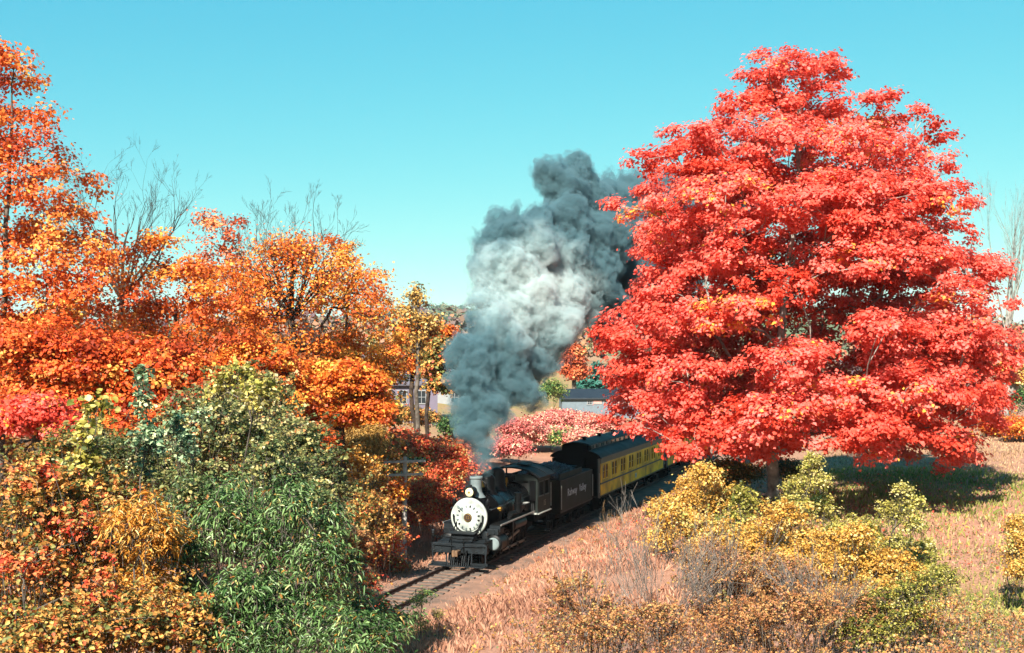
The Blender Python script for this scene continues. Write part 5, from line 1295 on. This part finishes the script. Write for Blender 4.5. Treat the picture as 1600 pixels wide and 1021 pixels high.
def brush(name, label, n, xr, yr, accept, mat, hgt, leaf):
    x = rng.uniform(*xr, n); y = rng.uniform(*yr, n)
    k = accept(x, y, (x - X0) * TY - (y - Y0) * TX); x, y = x[k], y[k]
    e3 = [(np.array([a, b, G(a, b) + hgt * .45]), .28, .28, hgt * .5) for a, b in zip(x, y)]
    Q, D, sh, Wc = shoot_leaves(e3, len(e3) * 4, 20)
    m = len(Q); S = leaf * rng.uniform(.6, 1.3, m)
    t = np.clip(.5 + .22 * hnoise(Q[:, 0] * 1.4, Q[:, 1] * 1.4) + sh * .15 + rng.normal(size=m) * .2, .01, .99)
    o = link(name, leaves(name, Q + D * S[:, None] * .5, unit(np.array([0, 0, .8]) + rng.normal(size=(m, 3)) * .6), S, t, mat), None)
    props(o, label, kind='stuff')
    A_, p_, r_ = [], [], []
    for cur in Wc:
        o0 = len(A_)
        for j, q in enumerate(cur[::2]): A_.append(q); p_.append(o0 + j - 1 if j else o0); r_.append(.008 - .0026 * j)
    A_, p_, r_ = np.array(A_), np.array(p_), np.array(r_)
    o2 = link('twigs', fast_mesh('twigs', *wood(A_, p_, r_, p_ != np.arange(len(p_)), 3), greytw, smooth=True), o); o2['kind'] = 'stuff'
brush('underbrush', 'low rusty underbrush and grey twigs covering the near bank', 1500, (-1, 15), (19, 40), lambda x, y, d: (d > 9.5) & (x > -1 + .06 * (y - 19)) & (x < 14 - .1 * (y - 19)) & ((x > 4) | (y < 33) | (rng.uniform(size=len(x)) < .35)) & ((y < 34) | (x > 5)), rust_l, .75, .06)
brush('weeds', 'olive weeds scattered over the grass below the maple', 500, (9, 24), (24, 52), lambda x, y, d: (d > 16), ygreen_l, .5, .06)
# right edge
b_ = base_at(1572, 106)
plant('bare_tree', 'bare grey tree at the frame edge behind the red maple', 'tree', b_, None, tan_l, bark_=bark_pale,
      skel=skel_from(b_, fan(at(1572, 520, 106), (0, 0, 1), 8.5, 3, (4, 6), (.15, .45), (.5, .78), .11, 6, .12, .05, roots=6, rootang=.4), .25))
plant('leaning_tree', 'leaning grey trunk with a few yellow leaves beyond the tan field', 'tree', base_at(1548, 98), ell_sprays([(1590, 590, 30, 20), (1570, 575, 20, 14)], 98, seed=14), gold_l, leaf=.25, n_leaf=16, sub_r=.5, per=.8,
      trunk=tr(0, 98, (1560, 630), (1585, 600), (1620, 560)), bark_=bark_pale, tip=.05)
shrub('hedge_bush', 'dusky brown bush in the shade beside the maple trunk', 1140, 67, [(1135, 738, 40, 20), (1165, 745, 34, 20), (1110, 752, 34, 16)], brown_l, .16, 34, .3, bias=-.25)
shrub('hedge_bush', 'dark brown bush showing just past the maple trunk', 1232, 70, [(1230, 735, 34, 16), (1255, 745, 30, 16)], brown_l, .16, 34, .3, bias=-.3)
shrub('hedge_bush', 'orange hedge bush closing the tan field', 1570, 94, [(1560, 668, 34, 14), (1600, 672, 40, 16)], orange_l, .24, 34, .45)
shrub('hedge_bush', 'dark green bush beneath the maple beyond the shade', 1370, 96, [(1372, 690, 16, 14), (1360, 680, 20, 12)], green_l, .24, 30, .45, bias=-.1)
shrub('hedge_bush', 'dark evergreen bush behind the leaning grey trunk', 1590, 108, [(1590, 625, 34, 26)], green_l, .24, 36, .5, bias=-.25)
# weeds on the track
shrub('track_weed', 'bright green weed growing between the rails', 657, 42.5, [(660, 930, 15, 10), (652, 940, 12, 8)], green_l, .16, 10, .12, shape='lance', bias=.1, cover=.8)
shrub('track_weed', 'yellow and green weed beside the near rail', 655, 38.5, [(652, 968, 12, 14), (662, 980, 12, 12)], ygreen_l, .14, 9, .12, shape='lance', cover=.8)
shrub('track_weed', 'tuft of pale weeds on the bank by the rail', 685, 40.5, [(683, 962, 12, 8)], ygreen_l, .13, 9, .12, shape='lance', cover=.8)

# ------------------------------------------------------------------ grass
def grass(name, label, n, xr, yr, accept, hgt, mat, w=.03, lean=.35):
    x = rng.uniform(*xr, n); y = rng.uniform(*yr, n)
    d = (x - X0) * TY - (y - Y0) * TX
    k = accept(x, y, d); x, y = x[k], y[k]; n = len(x)
    z = ground_h(x, y) - .02
    h = hgt * rng.uniform(.45, 1.3, n) * (.75 + .5 * (hnoise(x * 2.2, y * 2.2) > 0))
    a = rng.uniform(0, 6.28, n); ln = rng.normal(size=(n, 2)) * lean * h[:, None]
    B = np.stack([x, y, z], 1); dx = np.stack([np.cos(a), np.sin(a), np.zeros(n)], 1) * (w * rng.uniform(.6, 1.5, n))[:, None]
    T = B + np.concatenate([ln, h[:, None]], 1)
    M_ = B + np.concatenate([ln * .3, h[:, None] * .6], 1)
    V = np.stack([B - dx, B + dx, T, M_ - dx * .8], 1).reshape(-1, 3)
    b = np.arange(n)[:, None] * 4
    idx = (b + [0, 1, 2, 3]).ravel()
    t = np.clip(.5 + .25 * hnoise(x * .9, y * .9) + rng.normal(size=n) * .2, .01, .99)
    props(link(name, fast_mesh(name, V, np.full(n, 4), idx, mat, t)), label, kind='stuff')
dry_m = leafmat('dry_grass_blade', [(0, '#7a5040'), (.35, '#b07c62'), (.7, '#c8967a'), (1, '#d4b08e')], .25, .85, k=.82)
grn_m = leafmat('field_grass_blade', [(0, '#56682c'), (.4, '#8b9046'), (.75, '#b5aa5c'), (1, '#cdb07c')], .3, .8, k=.85)
grass('dry_grass', 'dry pinkish bunch grass covering the bank beside the rails', 105000, (-9, 13), (33, 85), lambda x, y, d: ((d > 2.1 + .5 * hnoise(x * 3, y * 3)) | ((d > 1.2) & (rng.uniform(size=len(x)) < .25))) & (d < 15) & (hnoise(x * 1.1 + 3, y * 1.1) > -.38 + .3 * rng.uniform(size=len(x))), .23, dry_m, .022)
grass('verge_grass', 'dry tan grass on the far side of the rails', 36000, (-16, 8), (36, 100), lambda x, y, d: (d < -1.9 + .5 * hnoise(x * 3, y * 3)) & (d > -9), .22, dry_m, .024)
grass('field_grass', 'yellow green rough grass below the maple', 52000, (8, 34), (22, 78), lambda x, y, d: (d > 13) & ((rng.uniform(size=len(x)) < 3.3 - y / 18) | (np.hypot((x - 19) / 9, (y - 66) / 10) < .8 + .4 * rng.uniform(size=len(x)))), .24, grn_m, .026)
mead_m = leafmat('meadow_blade', [(0, '#7d5c44'), (.35, '#b08a66'), (.7, '#cba884'), (1, '#c9b888')], .25, .85, k=.8)
grass('meadow_grass', 'short dry pinkish grass of the field beyond the maple', 60000, (8, 52), (42, 115), lambda x, y, d: (d > 13) & (rng.uniform(size=len(x)) < np.minimum(y / 18 - 2.2, 1)), .17, mead_m, .035)

def litter(name, label, n, xr, yr, accept, mat):
    x = rng.uniform(*xr, n); y = rng.uniform(*yr, n)
    k = accept(x, y, (x - X0) * TY - (y - Y0) * TX); x, y = x[k], y[k]; m = len(x)
    P_ = np.stack([x, y, ground_h(x, y) + rng.uniform(.02, .25, m)], 1)
    props(link(name, leaves(name, P_, unit(np.array([0, 0, 1.]) + rng.normal(size=(m, 3)) * .4), rng.uniform(.06, .16, m), rng.uniform(.02, .98, m), mat)), label, kind='stuff')
litter('fallen_leaves', 'scattered fallen leaves on the dry bank and along the rails', 5200, (-14, 24), (30, 85), lambda x, y, d: np.abs(d + .0) > 1.0, brown_l)
brush('bank_weeds', 'sparse dark weeds and sprigs dotted over the dry bank', 230, (-8, 12), (34, 82), lambda x, y, d: (d > 2.2) & (d < 12) & (hnoise(x * .7, y * .7) > -.1), brown_l, .55, .06)
litter('maple_litter', 'red leaves dropped round the maple', 2600, (2, 26), (48, 74), lambda x, y, d: d > 4, red_l)

# ------------------------------------------------------------------ pole, stub and buildings
wood_m = paint('weathered_wood', lin('#b3aaa2'), .95, var=.4, scale=4, bump=.5, spec=.1)
pb = base_at(631, 59.5)
pole = empty('utility_pole', tuple(pb)); props(pole, 'weathered grey line pole with two crossarms among the red shrubs', 'pole')
ph = at(633, 714, 59.5).z - pb[2]
P('post', wood_m, lambda m: m.cone((0, 0, -.3), (.06, 0, ph), .15, .1, 10), pole)
for zz, hw in ((ph - .22, 1.0), (ph - .85, .9)):
    ca = P('crossarm', wood_m, lambda m: m.box((.05, -.12, zz), (2 * hw, .1, .11), Matrix.Rotation(R(-2), 3, 'Y')), pole)
    for k in range(6):
        P('insulator', paint('insulator_glass', lin('#6f8a86'), .2, var=.1), lambda m: m.lathe([(0, .11), (.02, .105), (.03, .07), (.032, .04), (.012, .03), (.012, 0)], (.05 - hw + .15 + k * (2 * hw - .3) / 5, -.12, zz + .05), 'Z', 8), ca)
sb = base_at(624, 59.0)
st_ = P('stub_post', wood_m, lambda m: (m.cone((0, 0, -.3), (.0, 0, 1.35), .13, .12, 10), m.cyl((0, 0, 1.35), (0, 0, 1.37), .1, 10)), None)
st_.location = tuple(sb); props(st_, 'short grey stub post standing against the line pole', 'post')

siding = paint('pale_siding', lin('#6f6676'), .7, var=.12, scale=1.5)
trim_w = paint('white_trim', lin('#8f9090'), .6, var=.08)
shingle = paint('grey_shingle', lin('#5a5660'), .8, var=.35, scale=3, bump=.6)
blue_roof = paint('slate_blue_roof', lin('#16222c'), .6, var=.3, scale=1.5)
pale_wall = paint('pale_blue_wall', lin('#6b7880'), .7, var=.15)
def house(name, label, px, Y, w, dpt, hw, rise, rz, wins, wall_m, roof_m, pz=None):
    x = (px - 800) / F * Y; z = G(x, Y) if pz is None else pz
    h = empty(name, (x, Y, z), rz); props(h, label, 'house' if name.endswith('house') else 'shed')
    P('wall', wall_m, lambda m: (m.box((0, 0, hw / 2 - .6), (w, dpt, hw + 1.2)), m.extrude([(-dpt / 2, hw), (dpt / 2, hw), (0, hw + rise)], -w / 2 + .002, w / 2 - .002)), h)
    P('roof', roof_m, lambda m: (m.extrude([(-dpt / 2 - .4, hw - .25), (0, hw + rise + .06), (dpt / 2 + .4, hw - .25), (dpt / 2 + .4, hw - .07), (0, hw + rise + .26), (-dpt / 2 - .4, hw - .07)], -w / 2 - .35, w / 2 + .35)), h)
    for wx, wz, ww, wh in wins:
        f = P('window', trim_w, lambda m: (m.box((wx, -dpt / 2 - .02, wz + wh / 2), (ww + .2, .06, .1)), m.box((wx, -dpt / 2 - .03, wz - wh / 2), (ww + .26, .1, .1)), m.box((wx - ww / 2, -dpt / 2 - .02, wz), (.1, .058, wh)), m.box((wx + ww / 2, -dpt / 2 - .02, wz), (.1, .058, wh)), m.box((wx, -dpt / 2 - .02, wz), (.05, .05, wh)), m.box((wx, -dpt / 2 - .02, wz), (ww, .05, .05))), h)
        P('pane', glass, lambda m: m.box((wx, -dpt / 2 - .004, wz), (ww, .012, wh)), f)
    return h
hs = house('wooden_house', 'pale lilac wooden house glimpsed between the tree trunks', 626, 125, 7.0, 6, 5.4, 2.6, R(8), [(-2.3, 1.2, .9, 1.4), (1.9, 1.2, 1.0, 1.7), (-2.3, 4.0, .9, 1.3), (0, 4.0, .9, 1.3), (1.9, 4.0, .9, 1.3), (-.3, 1.2, .9, 1.4)], siding, shingle, 1.6)
P('chimney', paint('brick_chimney', lin('#7d4a3c'), .9, var=.3, scale=5), lambda m: (m.box((1.2, .3, 8.2), (.6, .6, 1.8)), m.box((1.2, .3, 9.12), (.72, .72, .12))), hs)
house('farm_house', 'small white house beside the left edge of the smoke', 700, 150, 6.0, 5, 3.0, 1.8, R(-6), [(-1.6, 1.6, .9, 1.2), (1.2, 1.6, .9, 1.2)], trim_w, shingle, 3.0)
sh = house('long_shed', 'long low shed with a slate blue roof and pale walls', 945, 160, 11.5, 5, 2.0, .75, R(2), [(-2.2, 1.35, .6, .5), (-.1, 1.35, .6, .5), (.8, 1.35, .6, .5), (3.6, 1.35, .6, .5)], pale_wall, blue_roof, 2.2)
for xx, ww in ((-1.2, 1.1), (2.2, 1.8)): P('siding_band', paint('rose_boards', lin('#c79a90'), .7), lambda m: m.box((xx, -2.53, 1.4), (ww, .05, .5)), sh)

# ------------------------------------------------------------------ air
def haze():
    m, nt, out = mat_base('valley_haze')
    v = nt.nodes.new('ShaderNodeVolumePrincipled')
    v.inputs['Color'].default_value = (.72, .88, .95, 1)
    v.inputs['Density'].default_value = .00006
    nt.links.new(v.outputs[0], out.inputs['Volume'])
    mb = MB(); mb.box((200, 2300, 62), (8600, 6000, 176))
    o = mb.build('haze', m); props(o, 'thin blue valley haze filling the air to the ridge', kind='stuff')
haze()
